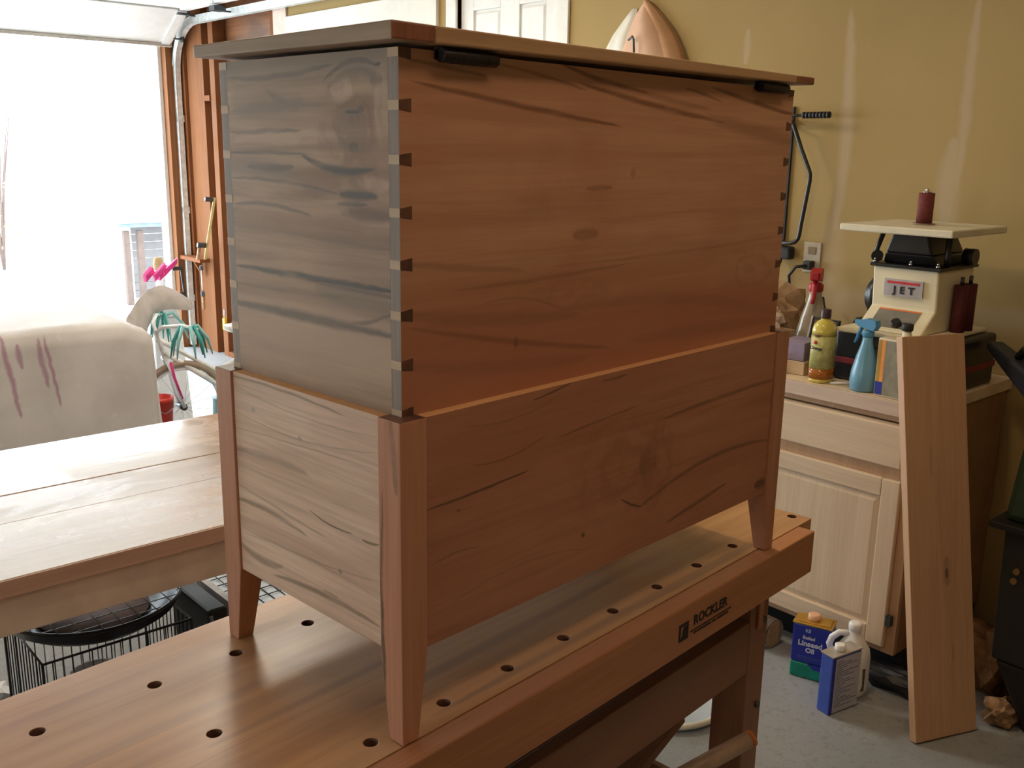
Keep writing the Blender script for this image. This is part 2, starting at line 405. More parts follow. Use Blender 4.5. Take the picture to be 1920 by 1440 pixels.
# raised sectional garage door with its track
gd = thing('garage_door', 'white sectional garage door rolled up under the ceiling', 'garage door', W(0, 0, 0), A)
prof = [(6.56, 1.455), (6.30, 1.60)]; y = 6.28; z = 1.655
segs = [((6.585, 1.462), (6.24, 1.665))]
vv = 6.22
for i in range(4): segs.append(((vv, 1.675), (vv-.53, 1.675))); vv -= .545
for i, (a, b) in enumerate(segs):
    d = Vector((0, b[0]-a[0], b[1]-a[1])).normalized(); n = Vector((0, -d.z, d.y))
    if n.z < 0: n = -n
    mb = MB(); p = Vector((-2.32, a[0], a[1])); q = Vector((-2.32, b[0], b[1])); ex = Vector((4.90, 0, 0)); t = n*.04
    mb.hexa([p, p+ex, q+ex, q, p+t, p+ex+t, q+ex+t, q+t])
    sec = mb.build('door_section', M_doorwhite, gd, bevel=.003)
    # ribs
    rb = MB()
    for ux in (-2.3, -1.1, .1, 1.3, 2.5): 
        e = Vector((ux, 0, 0)); p2 = Vector((0, a[0], a[1]))+e-n*.012; q2 = Vector((0, b[0], b[1]))+e-n*.012; w2 = Vector((.06, 0, 0)); t2 = n*.0115
        rb.hexa([p2, p2+w2, q2+w2, q2, p2+t2, p2+w2+t2, q2+w2+t2, q2+t2])
    rb.build('door_stile', M_doorwhite, gd)
M_rubber = mat('black_rubber', (.03, .03, .03, 1), .7)
MB().box(-2.32, 2.58, 6.575, 6.605, 1.440, 1.462).build('bottom_seal', mat('grey_rubber', (.50, .46, .40, 1), .7), gd)
M_galv = mat('galvanised_steel', (.80, .86, .86, 1), .38, .35, var=.1, scale=30)
tk = thing('door_track', 'galvanised steel garage door track with a curved corner', 'door track', W(0, 0, 0), A)
path = [(6.70, -.86), (6.70, 1.26)]
for i in range(1, 9):
    t = i/8*pi/2; path.append((6.70-.36*(1-cos(t)), 1.26+.36*sin(t)))
path.append((3.4, 1.62))
def channel(mb, path, u0, u1, th, dep):
    P = [Vector((0, a, b)) for a, b in path]; N = []
    for i in range(len(P)):
        d = (P[min(i+1, len(P)-1)]-P[max(i-1, 0)]).normalized(); N.append(Vector((0, -d.z, d.y)))
    for i in range(len(P)-1):
        for (a0, a1, n0, n1) in ((u0, u0+th, -dep/2, dep/2), (u0, u1, -dep/2, -dep/2+th), (u0, u1, dep/2-th, dep/2)):
            c = []
            for k in (i, i+1):
                for (uu, nn) in ((a0, n0), (a1, n0), (a1, n1), (a0, n1)): c.append(P[k]+N[k]*nn+Vector((uu, 0, 0)))
            mb.hexa(c)
mb = MB(); channel(mb, path, 2.675, 2.635, .002, .055); 
# rolled lip
channel(mb, path, 2.640, 2.6405, .003, .055)
mb.build('track_channel', M_galv, tk)
for z in (-.5, .2, .9): MB().box(2.64, 2.687, 6.675, 6.72, z, z+.05).build('track_bracket', M_galv, tk)
MB().box(2.6, 2.66, 4.9, 4.94, 1.62, 1.95).build('hanger_strap', M_galv, tk)
M_steeldk = mat('dark_steel', (.10, .11, .12, 1), .45, .8)
for (v, z) in ((6.56, 1.50), (6.28, 1.64), (5.71, 1.62)):
    r = MB(); r.cyl((2.58, v, z), (2.66, v, z), .006); r.cyl((2.645, v, z), (2.665, v, z), .022, n=16)
    r.box(2.50, 2.585, v-.04, v+.04, z-.004, z+.03); r.build('door_roller', M_steeldk, gd)

# ================================================================== CHEST
S_BACK_UPPER = [(0.2291, 0.7869, -0.1015, 0.0462, 0.1988, 0.0039, 0.8),
  (0.0889, 0.826, -0.0934, 0.0316, 0.0713, 0.0028, 0.6),
  (0.2567, 0.8263, -0.1287, -0.2875, 0.0898, 0.0026, 0.55),
  (0.3871, 0.8266, -0.1359, 0.3224, 0.1013, 0.0038, 0.85),
  (0.5375, 0.8098, -0.0905, 0.0526, 0.1124, 0.0046, 0.4),
  (0.5105, 0.7989, -0.1102, 0.0909, 0.1899, 0.0045, 0.85),
  (0.7888, 0.7703, -0.1153, 0.016, 0.1623, 0.0127, 0.4),
  (0.6224, 0.8227, -0.1423, -0.8357, 0.0541, 0.0027, 0.7),
  (0.7818, 0.8153, -0.1232, 0.1101, 0.144, 0.0041, 0.85),
  (0.1216, 0.5934, -0.1119, 0.1488, 0.1105, 0.0049, 0.35),
  (0.2788, 0.5695, 0.0261, 0.0764, 0.1848, 0.0031, 0.4),
  (0.2268, 0.4874, -0.1928, 0.1271, 0.2023, 0.0043, 0.5),
  (0.1812, 0.5231, -0.1035, 0.324, 0.1698, 0.0092, 0.35),
  (0.6054, 0.5096, -0.1144, -0.2557, 0.3344, 0.0094, 0.25),
  (0.1942, 0.4598, -0.1026, 0.218, 0.1849, 0.0093, 0.25),
  (0.2421, 0.5438, -0.2025, -2.1624, 0.1032, 0.0021, 0.3),
  (0.6766, 0.4533, -0.037, -0.0446, 0.2363, 0.0109, 0.25),
  (0.5779, 0.5849, 0.0163, 0.0422, 0.3191, 0.0025, 0.3),
  (0.3773, 0.6856, 0.0, 0.0, 0.0305, 0.0043, 0.55),
  (0.3506, 0.6233, 0.0, 0.0, 0.0288, 0.0088, 0.5),
  (0.2145, 0.4889, 0.0, 0.0, 0.0041, 0.0079, 0.9),
  (0.4525, 0.7055, 0.0, 0.0, 0.0063, 0.0082, 0.4)]
S_BACK_BASE = [(0.1348, 0.3074, 0.0541, 0.1702, 0.0993, 0.0021, 0.95),
  (0.1927, 0.3415, 0.0994, 2.0299, 0.0789, 0.0013, 0.5),
  (0.3761, 0.3545, 0.0747, -0.0318, 0.0979, 0.0019, 0.55),
  (0.2729, 0.415, 0.1384, 1.0806, 0.0431, 0.0018, 0.8),
  (0.719, 0.3345, 0.0267, -0.0905, 0.1937, 0.004, 0.6),
  (0.6871, 0.2314, 0.0696, -0.6049, 0.2164, 0.0045, 0.6),
  (0.4644, 0.2033, -0.4754, 3.787, 0.0287, 0.0026, 0.9),
  (0.6528, 0.1587, 0.1389, -0.0177, 0.0945, 0.004, 0.7),
  (0.0912, 0.2338, 0.0196, -2.2977, 0.0499, 0.0017, 0.45),
  (0.4092, 0.4126, 0.0128, 1.3677, 0.0311, 0.0024, 0.7),
  (0.1927, 0.3916, 0.045, 1.4869, 0.1047, 0.0017, 0.3),
  (0.2239, 0.18, -0.022, -0.9091, 0.148, 0.0019, 0.25),
  (0.865, 0.1421, 0.0, 0.0, 0.0259, 0.0097, 0.9),
  (0.3486, 0.1854, 0.0, 0.0, 0.0043, 0.0043, 0.9),
  (0.0981, 0.2898, 0.0, 0.0, 0.0037, 0.0022, 0.6),
  (0.1289, 0.3071, 0.0, 0.0, 0.0048, 0.0025, 0.9),
  (0.5032, 0.2609, 0.0, 0.0, 0.0243, 0.0266, 0.35)]
S_END_UPPER = [(0.2572, 0.8204, -0.0357, 0.3694, 0.1224, 0.004, 0.55),
  (0.2938, 0.7529, -0.017, -0.0149, 0.0879, 0.0032, 0.6),
  (0.2852, 0.7266, 0.0044, -0.1981, 0.0956, 0.0027, 0.6),
  (0.1371, 0.7075, 0.0895, 1.8996, 0.0776, 0.0054, 0.95),
  (0.2815, 0.7071, -0.0045, 0.623, 0.0585, 0.0054, 0.7),
  (0.2565, 0.6907, 0.0452, -0.3887, 0.1309, 0.0026, 0.55),
  (0.2835, 0.6596, 0.0347, -0.7399, 0.0955, 0.0032, 0.6),
  (0.2033, 0.5721, -0.0014, -0.0044, 0.1878, 0.0048, 0.95),
  (0.1054, 0.5666, 0.015, -0.1488, 0.08, 0.0037, 0.5),
  (0.2112, 0.5196, -0.0006, -0.0179, 0.1954, 0.0067, 0.75),
  (0.1082, 0.5241, -0.1749, 1.6735, 0.0794, 0.0033, 0.6),
  (0.2551, 0.55, -0.0223, 0.0187, 0.1332, 0.0045, 0.3),
  (0.1057, 0.8311, -0.1043, -4.9376, 0.0568, 0.0037, 0.6),
  (0.1, 0.8198, -0.0679, -5.1998, 0.0553, 0.0057, 0.4),
  (0.2473, 0.7886, 0.344, 2.552, 0.0384, 0.0062, 0.3),
  (0.2079, 0.625, 0.0248, -0.0168, 0.1907, 0.0053, 0.2),
  (0.2672, 0.7834, -0.0305, -0.1852, 0.1099, 0.0072, 0.25),
  (0.0956, 0.6792, 0.0, 0.0, 0.0384, 0.0062, 0.85),
  (0.1083, 0.6686, 0.0, 0.0, 0.0313, 0.0031, 0.6),
  (0.1026, 0.7745, 0.0, 0.0, 0.0152, 0.0027, 1.0),
  (0.0884, 0.7773, 0.0, 0.0, 0.007, 0.0047, 0.8),
  (0.0559, 0.8257, 0.0, 0.0, 0.0057, 0.0023, 0.9),
  (0.1029, 0.7341, 0.0, 0.0, 0.0092, 0.0067, 0.7),
  (0.078, 0.6572, 0.0, 0.0, 0.0555, 0.0068, 0.45),
  (0.1053, 0.7541, 0.0, 0.0, 0.0306, 0.027, 0.25),
  (0.0592, 0.8092, 0.0, 0.0, 0.0124, 0.0074, 0.45)]
S_END_BASE = [(0.2491, 0.4169, 0.0209, -0.2293, 0.1441, 0.0022, 0.6),
  (0.2714, 0.2438, 0.0943, 0.0334, 0.1172, 0.0024, 0.4),
  (0.2929, 0.233, 0.0399, -0.7835, 0.0959, 0.0043, 0.6),
  (0.3249, 0.1516, 0.0516, 2.7817, 0.0642, 0.006, 0.55),
  (0.1477, 0.2551, 0.0686, 1.8461, 0.0505, 0.0013, 0.95),
  (0.0638, 0.2543, -0.1026, 6.95, 0.0177, 0.0021, 1.0),
  (0.1662, 0.1494, -0.03, -0.469, 0.1297, 0.0046, 0.65),
  (0.1328, 0.1169, -0.0064, 0.2986, 0.0923, 0.0037, 0.85),
  (0.2886, 0.3143, -0.027, -0.5962, 0.0993, 0.0057, 0.45),
  (0.2187, 0.3479, -0.0449, -0.044, 0.1793, 0.0014, 0.35),
  (0.2117, 0.3571, -0.0334, 0.5075, 0.1779, 0.0013, 0.35),
  (0.2173, 0.1903, -0.0505, 0.2828, 0.1735, 0.0019, 0.35),
  (0.208, 0.19, -0.014, -0.3002, 0.1685, 0.0014, 0.3),
  (0.2125, 0.3898, 0.0242, 0.3854, 0.1793, 0.0013, 0.3),
  (0.129, 0.1957, 0.0, 0.0, 0.0047, 0.0034, 0.8),
  (0.3232, 0.3765, 0.0, 0.0, 0.0056, 0.0035, 0.5),
  (0.2115, 0.3584, 0.0, 0.0, 0.005, 0.0034, 0.5),
  (0.1519, 0.1553, 0.0, 0.0, 0.0182, 0.0031, 0.5)]
GL, GD = (.60, .375, .21, 1), (.43, .25, .135, 1)
T_EU_RED = [(0.0762, 0.7212, 0, 0, 0.0447, 0.0358, 0.5), (0.0968, 0.7661, 0, 0, 0.0302, 0.0178, 0.5), (0.0679, 0.6596, 0, 0, 0.0448, 0.008, 0.8), (0.1476, 0.7448, 0, 0, 0.0269, 0.0185, 0.35), (0.2208, 0.6389, 0, 0, 0.1315, 0.0135, 0.3), (0.172, 0.6906, 0, 0, 0.0335, 0.0128, 0.35)]
T_EU_LIGHT = [(0.1242, 0.7995, 0, 0, 0.0207, 0.0078, 0.5), (0.1691, 0.7479, 0, 0, 0.0495, 0.0038, 0.4), (0.2868, 0.7428, 0, 0, 0.0753, 0.0047, 0.45), (0.0504, 0.7802, 0, 0, 0.0124, 0.0258, 0.4), (0.23, 0.4852, 0, 0, 0.2649, 0.0394, 0.55), (0.067, 0.6944, 0, 0, 0.0296, 0.0054, 0.4)]
T_EU_DARK = [(0.2088, 0.8392, 0, 0, 0.2177, 0.0185, 0.5), (0.2832, 0.7906, 0, 0, 0.0805, 0.0164, 0.3), (0.3154, 0.7029, 0, 0, 0.0781, 0.0104, 0.35), (0.1057, 0.5557, 0.064, 0.2127, 0.08, 0.009, 0.4)]
T_BU_RED = [(0.3375, 0.4752, 0, 0, 0.7261, 0.0569, 0.7), (0.2468, 0.5443, 0, 0, 0.3816, 0.0248, 0.35)]
M_bu = wood('maple_back_case', (.58, .315, .19, 1), (.46, .225, .125, 1), 0, S_BACK_UPPER, 'xz', (.20, .085, .045, 1), grain=.7, tints=[(T_BU_RED, (.40, .14, .075, 1))], patch=(.46, .20, .11, 1), patch_amt=.5,
            rings=[(.33, .545, .17, .05, 16, .25), (.80, .54, .13, .06, 14, .3), (.30, .70, .16, .08, 9, .12)], wob=.004, bump=.03)
M_bb = wood('maple_back_base', (.47, .215, .13, 1), (.38, .155, .09, 1), 0, S_BACK_BASE, 'xz', (.12, .06, .035, 1), grain=.7, patch=(.38, .15, .075, 1), patch_amt=.45,
            rings=[(.43, .27, .16, .13, 20, .28), (.53, .25, .07, .12, 12, .35)], tilt=-.16, wob=.004, seed=2, bump=.03)
M_eu = wood('maple_end_case_skylit', (.46, .315, .205, 1), (.26, .175, .112, 1), 1, S_END_UPPER, 'yz', tints=[(T_EU_RED, (.27, .15, .105, 1)), (T_EU_LIGHT, (.58, .42, .30, 1)), (T_EU_DARK, (.20, .175, .135, 1))], streak= (.09, .085, .08, 1), grain=1.0, patch=(.32, .22, .17, 1), patch_amt=.5,
            rings=[(.105, .765, .085, .075, 16, .4), (.10, .70, .07, .05, 12, .3)], wob=.006, seed=4, bump=.03)  # end wood greyed to carry the sky reflection and haze
M_eb = wood('maple_end_base_skylit', (.82, .62, .47, 1), (.62, .44, .315, 1), 1, S_END_BASE, 'yz', (.17, .125, .075, 1), grain=.8, tilt=.10,
            patch=(.56, .36, .26, 1), patch_amt=.4, seed=6, wob=.004, fine=1.6, bump=.05)  # same wood as the back base, paled for the daylight on this end
M_leg = wood('maple_leg', (.55, .27, .165, 1), (.41, .18, .105, 1), 2, None, 'xz', grain=.7, seed=8, patch=(.42, .2, .1, 1))
M_legn = wood('maple_leg_streaked', (.57, .275, .165, 1), (.45, .20, .115, 1), 2,
     [(.12, .036, .02, .3, .16, .0035, .9), (.22, .0385, -.03, -.1, .12, .003, .6), (.38, .012, .1, 0, .05, .006, .5)], 'zy', (.11, .08, .055, 1), grain=.7, seed=9)
M_endg = wood('end_grain_grey', (.36, .30, .255, 1), (.25, .20, .17, 1), 2, grain=.8, seed=3, fine=2)
M_endd = wood('end_grain_dark', (.17, .075, .045, 1), (.09, .04, .03, 1), 1, grain=.9, seed=5, fine=2)
M_pinl = wood('pin_side_grain', (.60, .45, .30, 1), (.50, .36, .24, 1), 1, grain=.6, seed=11)
M_lid = wood('maple_lid', (.52, .33, .175, 1), (.40, .235, .12, 1), 0, grain=.8, seed=12)
M_bread = wood('maple_breadboard', (.38, .27, .17, 1), (.28, .195, .12, 1), 1, grain=.8, seed=14)
M_endred = wood('end_grain_red', (.34, .13, .07, 1), (.22, .08, .045, 1), 2, grain=.9, seed=15, fine=2)
M_ledge = wood('maple_ledge_lit', (.82, .47, .22, 1), (.70, .37, .16, 1), 0, grain=.5, seed=16)  # top face of the base panels, brightened to paint the ledge highlight

L, Wd, Hb, Hp, c, lw = .92, .4154, .4236, .1199, .0199, .0418
chest = thing('blanket_chest', 'maple blanket chest with dovetailed corners and tapered legs standing on the workbench', 'chest', (0, 0, .0005))
def leg(x0, y0, dx, dy, m):
    b = .026                                       # taper on the two inner faces
    def sec(z, w): 
        xs = sorted((x0, x0+dx*w)); ys = sorted((y0, y0+dy*w)); return [(xs[0], ys[0], z), (xs[1], ys[0], z), (xs[1], ys[1], z), (xs[0], ys[1], z)]
    mb = MB(); mb.hexa(sec(0, b)+sec(Hp, lw)); mb.f.pop(1); mb.mi.pop(1); mb.sm.pop(1)
    k = len(mb.v); t = sec(Hb, lw); mb.v += t
    for i in range(4): mb.f.append((4+i, 4+(i+1) % 4, k+(i+1) % 4, k+i)); mb.mi.append(0); mb.sm.append(False)
    mb.f.append((k, k+1, k+2, k+3)); mb.mi.append(1); mb.sm.append(False)
    return mb.build('leg', [m, M_endd], chest, bevel=.0012)
leg(0, 0, 1, 1, M_legn); leg(L, 0, -1, 1, M_leg); leg(0, Wd, 1, -1, M_leg); leg(L, Wd, -1, -1, M_leg)
ins = .004; pt = .020
def base_panel(x0, x1, y0, y1, m, lab=None):
    mb = MB(); mb.box(x0, x1, y0, y1, Hp, Hb-.0008); mb.mi[1] = 1
    o = mb.build('base_panel', [m, M_ledge], chest, bevel=.0008)
    if lab: o['label'] = lab
base_panel(lw, L-lw, ins, ins+pt, M_bb); base_panel(lw, L-lw, Wd-ins-pt, Wd-ins, M_bb)
base_panel(ins, ins+pt, lw, Wd-lw, M_eb, 'end panel, tinted paler for daylight, with brown mineral streaks'); base_panel(L-ins-pt, L-ins, lw, Wd-lw, M_eb)
MB().box(ins+pt, L-ins-pt, ins+pt, Wd-ins-pt, Hb-.03, Hb-.010).build('bottom_board', M_lid, chest)
ct = .018; Zt = .8425; Zb = Hb-.0095
def case_long(y0, y1, m, lab):
    mb = MB(); mb.box(c, L-c, y0, y1, Zb, Zt); mb.mi[3] = 1; mb.mi[5] = 1
    tag(mb.build('case_side', [m, M_endg], chest, bevel=.0005), lab)
case_long(c, c+ct, M_bu, 'hinge side board with reddish streaks'); case_long(Wd-c-ct, Wd-c, M_bu, None)
for x in (c, L-c-ct):
    o = MB().box(x, x+ct, c+ct, Wd-c-ct, Zb, Zt).build('case_end', M_eu, chest)
    if x == c: o['label'] = 'figured end board with a dark knot'
pin_mesh = {}
for cx, sx in ((c, 1), (L-c, -1)):
    for cy, sy in ((c, 1), (Wd-c, -1)):
        for k in range(8):
            zc = .4262+.0592*k; hn, hw = .0052, .0078
            e = .0003
            a, b = cx-sx*e, cx+sx*ct; p, q = cy-sy*e, cy+sy*(ct+.0002)
            zl, zh = (zc-hn, zc+hn); wl, wh = zc-hw, zc+hw
            if k == 0: zl = wl = Zb
            if k == 7: zh = wh = Zt-.0002; zl -= .003; wl -= .003
            mb = MB(); mb.prism([(a, p, zl), (b, p, wl), (b, p, wh), (a, p, zh)], (0, q-p, 0), 0)
            mb.mi = [1, 1, 1, 1, 1, 0]
            mb.build('dovetail_pin', [M_pinl, M_endd], chest)
# lid with breadboard ends
X0, X1, Y0, Y1 = -.0094, .9240, -.0044, .4100
def lid_z(x, y):
    s, t = (x-X0)/(X1-X0), (y-Y0)/(Y1-Y0)
    return .8465+.0050*s+.0006*t, .8660-.0020*s-.0030*t
def lid_piece(x0, x1, name, mats, mis):
    mb = MB(); lo, hi = [], []
    for x, y in ((x0, Y0), (x1, Y0), (x1, Y1), (x0, Y1)):
        a, b = lid_z(x, y); lo.append((x, y, a)); hi.append((x, y, b))
    mb.hexa(lo+hi); mb.mi = mis
    return mb.build(name, mats, chest, bevel=.0022)
XB = .062
lid_piece(X0, X0+XB, 'breadboard_end', [M_bread, M_endred], [0, 0, 1, 0, 1, 0])
lid_piece(X0+XB+.0003, X1-XB-.0003, 'lid_board', [M_lid], [0]*6)
lid_piece(X1-XB, X1, 'breadboard_end', [M_bread, M_endred], [0, 0, 1, 0, 1, 0])
M_hinge = mat('oil_rubbed_bronze', (.035, .028, .024, 1), .42, .6)
for x0, x1 in ((.072, .160), (.767, .853)):
    mb = MB(); za = lid_z(x0, 0)[0]
    mb.box(x0, x1, .0120, c-.0001, za-.014, za-.0005)
    mb.cyl((x0, .0095, za-.0095), (x1, .0095, za-.0095), .0085, n=20)
    for i in range(1, 5):
        xx = x0+(x1-x0)*i/5; mb.cyl((xx-.0006, .0095, za-.0095), (xx+.0006, .0095, za-.0095), .0089, n=20)
    h = mb.build('hinge', M_hinge, chest, bevel=.0006)

# ================================================================== WORKBENCH
M_bt = None
def bench_mat():
    nt = NT('bench_top'); v = nt.coord((1.6, 26, 26)); band = nt.noise(v, 1, 6, .6, .12)
    fn = nt.noise(nt.coord((6, 200, 200)), 1, 3); big = nt.noise(nt.coord((1.2, 4, 4)), 1.4, 4, .6, 0)
    dust = nt.noise(nt.coord((2.5, 5, 5), loc=(4, 0, 0)), 1.3, 3, .5, 0)
    c_ = nt.mix(nt.rng(band, .35, .68), (.55, .29, .125, 1), (.39, .185, .078, 1))
    c_ = nt.mix(nt.math('MULTIPLY', nt.rng(big, .45, .65), .5), c_, (.62, .33, .14, 1))
    sep = nt.n('ShaderNodeSeparateXYZ'); nt.l(nt.coord(), sep.inputs[0])
    seam = nt.math('PINGPONG', nt.math('ADD', sep.outputs[1], nt.math('MULTIPLY', sep.outputs[0], .0)), .047)
    c_ = nt.mix(nt.math('MULTIPLY', nt.rng(seam, .0, .0016, 1.0, 0.0), .35), c_, (.22, .11, .06, 1))
    c_ = nt.mix(nt.math('MULTIPLY', nt.rng(dust, .30, .80), .6), c_, (.52, .33, .185, 1))
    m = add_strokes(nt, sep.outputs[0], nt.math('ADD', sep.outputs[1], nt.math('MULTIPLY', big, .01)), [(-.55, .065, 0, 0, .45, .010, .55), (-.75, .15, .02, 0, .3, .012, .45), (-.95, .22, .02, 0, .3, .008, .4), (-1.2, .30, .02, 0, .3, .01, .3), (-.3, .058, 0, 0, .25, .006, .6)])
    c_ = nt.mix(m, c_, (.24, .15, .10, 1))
    nt.l(c_, nt.b.inputs['Base Color']); nt.l(nt.rng(dust, .4, .7, .34, .50), nt.b.inputs['Roughness']); nt.b.inputs['Specular IOR Level'].default_value = .4; nt.b.inputs['Coat Weight'].default_value = .08; nt.b.inputs['Coat Roughness'].default_value = .25
    nt.bump(fn, .08, .001); return nt.m
M_bt = bench_mat()
M_bf = wood('bench_beech', (.47, .21, .095, 1), (.36, .15, .07, 1), 0, grain=.6, seed=21)
M_br = wood('bench_rail', (.27, .12, .055, 1), (.20, .085, .04, 1), 0, grain=.6, seed=22)
M_bleg = wood('bench_leg', (.28, .13, .065, 1), (.21, .09, .045, 1), 2, grain=.6, seed=23)
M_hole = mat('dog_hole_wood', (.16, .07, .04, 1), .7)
BR = radians(.95)
bench = thing('workbench', 'beech workbench with round dog holes carrying the chest', 'workbench', (1.060, -.0178, 0), BR)
def holes():
    Bm = Matrix.Translation((1.060, -.0178, 0)) @ Matrix.Rotation(BR, 4, 'Z'); inv = Bm.inverted(); H = []
    # world positions read off the bench top
    d = Vector((cos(radians(1.27)), sin(radians(1.27)), 0))
    for k in range(-5, 8): H.append(inv @ (Vector((-.0221, .0371, 0))+d*(.1276*k)))
    return H, inv
H, inv = holes()
H.append(inv @ Vector((-0.3107, 0.3548, 0)))
H.append(inv @ Vector((-0.1515, 0.3567, 0)))
H.append(inv @ Vector((-0.0237, 0.3565, 0)))
H.append(inv @ Vector((0.1064, 0.3614, 0)))
H.append(inv @ Vector((-0.1524, 0.1934, 0)))
H.append(inv @ Vector((1.0992, 0.0544, 0)))
for x in (.20, .31, .43, .56, .69, .82): H.append(inv @ Vector((x, .3600, 0)))
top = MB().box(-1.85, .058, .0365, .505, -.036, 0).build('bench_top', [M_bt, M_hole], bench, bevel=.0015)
cut = MB()
for h in H:
    if h.y > .045 or True: cut.cyl((h.x, h.y, -.06), (h.x, h.y, .02), .0098, n=20)
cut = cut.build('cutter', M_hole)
# drill the dog holes, keep the result as plain mesh
cut.parent = bench
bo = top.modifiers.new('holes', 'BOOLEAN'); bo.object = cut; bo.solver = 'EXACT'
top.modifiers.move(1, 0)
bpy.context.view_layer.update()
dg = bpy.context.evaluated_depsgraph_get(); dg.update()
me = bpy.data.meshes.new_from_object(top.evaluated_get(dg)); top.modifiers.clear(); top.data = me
bpy.data.objects.remove(cut)
ap = MB().box(-1.85, .0, .0, .036, -.089, -.0005).build('front_apron', M_bf, bench, bevel=.0025)
MB().box(-1.85, .0, .47, .505, -.089, -.037).build('back_apron', M_bf, bench, bevel=.0025)
MB().box(-.012, .012, .0365, .469, -.075, -.037).build('end_batten', M_bf, bench, bevel=.002)
# legs, feet, rails
for x in (-.150, -1.60):
    for y in (.046, .39):
        MB().box(x, x+.070, y, y+.075, -.86, -.060).build('leg', M_bleg, bench, bevel=.003)
    MB().box(x+.01, x+.060,   .1215, .3895, -.20, -.075).build('end_rail', M_br, bench, bevel=.003)
    MB().box(x+.008, x+.062, .1215, .3895, -.74, -.64).build('end_rail', M_br, bench, bevel=.003)
    MB().box(x-.01, x+.08, .035, .485, F+.0005, F+.03).build('foot', M_bleg, bench, bevel=.004)
    MB().box(x+.022, x+.040, .040, .0455, -.185, -.092).build('leg_cleat', M_bf, bench, bevel=.001)
    for zz in (-.175, -.365): MB().cyl((x+.05, .041, zz), (x+.05, .0455, zz), .007, n=14).build('bolt', M_steeldk, bench)
MB().box(-1.5295, -.1505, .047, .072, -.277, -.163).build('front_rail', M_br, bench, bevel=.003)
MB().box(-1.5295, -.1505, .0725, .43, -.178, -.166).build('gap_filler', M_br, bench)  # added board that keeps the slot below the apron dark
MB().box(-1.5295, -.1505, .4305, .455, -.235, -.118).build('back_rail', M_br, bench, bevel=.003)
MB().box(-1.5295, -.1505, .062, .085, -.74, -.65).build('stretcher', M_br, bench, bevel=.003)
MB().box(-1.5295, -.1505, .43, .455, -.74, -.65).build('stretcher', M_br, bench, bevel=.003)
MB().box(-1.6, -.1, .0855, .4295, -.66, -.645).build('shelf', M_br, bench, bevel=.001)
# burned-in maker's mark on the apron: emblem, name, underline, small second line
M_ink = mat('branded_ink', (.022, .014, .012, 1), .6)
def bl(wx, wz):  # world x on the apron face -> local x
    return (wx-1.060)/cos(BR)
Mx = frame((bl(.672, 0), -.0006, -.0375), (1, 0, 0), (0, 0, 1))
mk = text_mb('ROCKLER', .0245, Mx, .0004, bold=.0006, space=1.02)
xl, xr = bl(.609, 0), bl(.742, 0)
mk.box(xl, xr, -.0010, .0002, -.0555, -.0535)
mk.build('maker_name', M_ink, bench)
mk = text_mb('WOODWORKING AND HARDWARE', .0066, frame((bl(.676, 0), -.0006, -.0605), (1, 0, 0), (0, 0, 1)), .0003, space=1.05)
mk.build('maker_second_line', M_ink, bench)
em = MB(); ex, ez = bl(.588, 0), -.046
em.box(ex-.014, ex+.014, -.0010, .0002, ez-.016, ez-.012); em.box(ex-.014, ex+.014, -.0010, .0002, ez+.010, ez+.015)
em.box(ex-.014, ex-.009, -.0010, .0002, ez-.012, ez+.010); em.box(ex+.010, ex+.014, -.0010, .0002, ez-.012, ez+.010)
em.prism([(ex-.006, -.0010, ez-.011), (ex+.008, -.0010, ez-.011), (ex+.008, -.0010, ez+.008), (ex+.001, -.0010, ez+.008)], (0, .0012, 0))
em.build('maker_emblem', M_ink, bench)

# things stored on the bench's shelf
def on_bench(x, y, z): return Matrix.Translation((1.060, -.0178, 0)) @ Matrix.Rotation(BR, 4, 'Z') @ Vector((x, y, z))
M_scrap = wood('dark_offcut', (.30, .15, .08, 1), (.20, .09, .05, 1), 0, seed=31)
M_scrap2 = wood('tan_offcut', (.50, .29, .15, 1), (.36, .19, .09, 1), 0, seed=32)
M_orange = mat('orange_painted_end', (.55, .16, .05, 1), .5)
def offcut(name, lab, cat, a, b, w, h, m, upv=(0, 0, 1), grp=None, ends=None):
    a, b = Vector(a), Vector(b); d = (b-a).normalized(); up = Vector(upv); s = d.cross(up).normalized(); up = s.cross(d)
    M = Matrix((d, s, up)).transposed().to_4x4(); Lh = (b-a).length
    mb = MB().box(0, Lh, -w/2, w/2, 0, h)
    o = mb.build(name, m, bevel=.002); o.matrix_world = Matrix.Translation(a) @ M
    return tag(o, lab, cat, grp)

# ================================================================== OUTFEED TABLE (left)
def table_top_mat():
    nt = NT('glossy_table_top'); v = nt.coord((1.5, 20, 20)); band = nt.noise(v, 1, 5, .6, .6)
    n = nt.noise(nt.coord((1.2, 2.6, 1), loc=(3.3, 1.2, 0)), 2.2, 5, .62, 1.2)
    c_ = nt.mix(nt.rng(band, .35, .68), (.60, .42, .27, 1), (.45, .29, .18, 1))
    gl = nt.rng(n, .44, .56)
    c_ = nt.mix(nt.math('MULTIPLY', gl, .35), c_, (.66, .58, .50, 1))  # glossy patches tinted paler, sky sheen put into the colour
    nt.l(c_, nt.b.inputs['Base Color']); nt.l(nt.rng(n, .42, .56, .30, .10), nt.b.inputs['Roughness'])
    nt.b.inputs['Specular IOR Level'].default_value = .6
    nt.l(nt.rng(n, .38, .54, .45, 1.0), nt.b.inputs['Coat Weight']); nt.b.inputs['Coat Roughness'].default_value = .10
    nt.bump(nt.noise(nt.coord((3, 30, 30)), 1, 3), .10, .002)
    return nt.m
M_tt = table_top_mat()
M_tedge = wood('table_edge', (.62, .42, .31, 1), (.5, .33, .24, 1), 0, grain=.7, seed=41)
M_apr = mat('table_apron_paint', (.72, .60, .47, 1), .55, var=.06)
M_tleg = M_apr
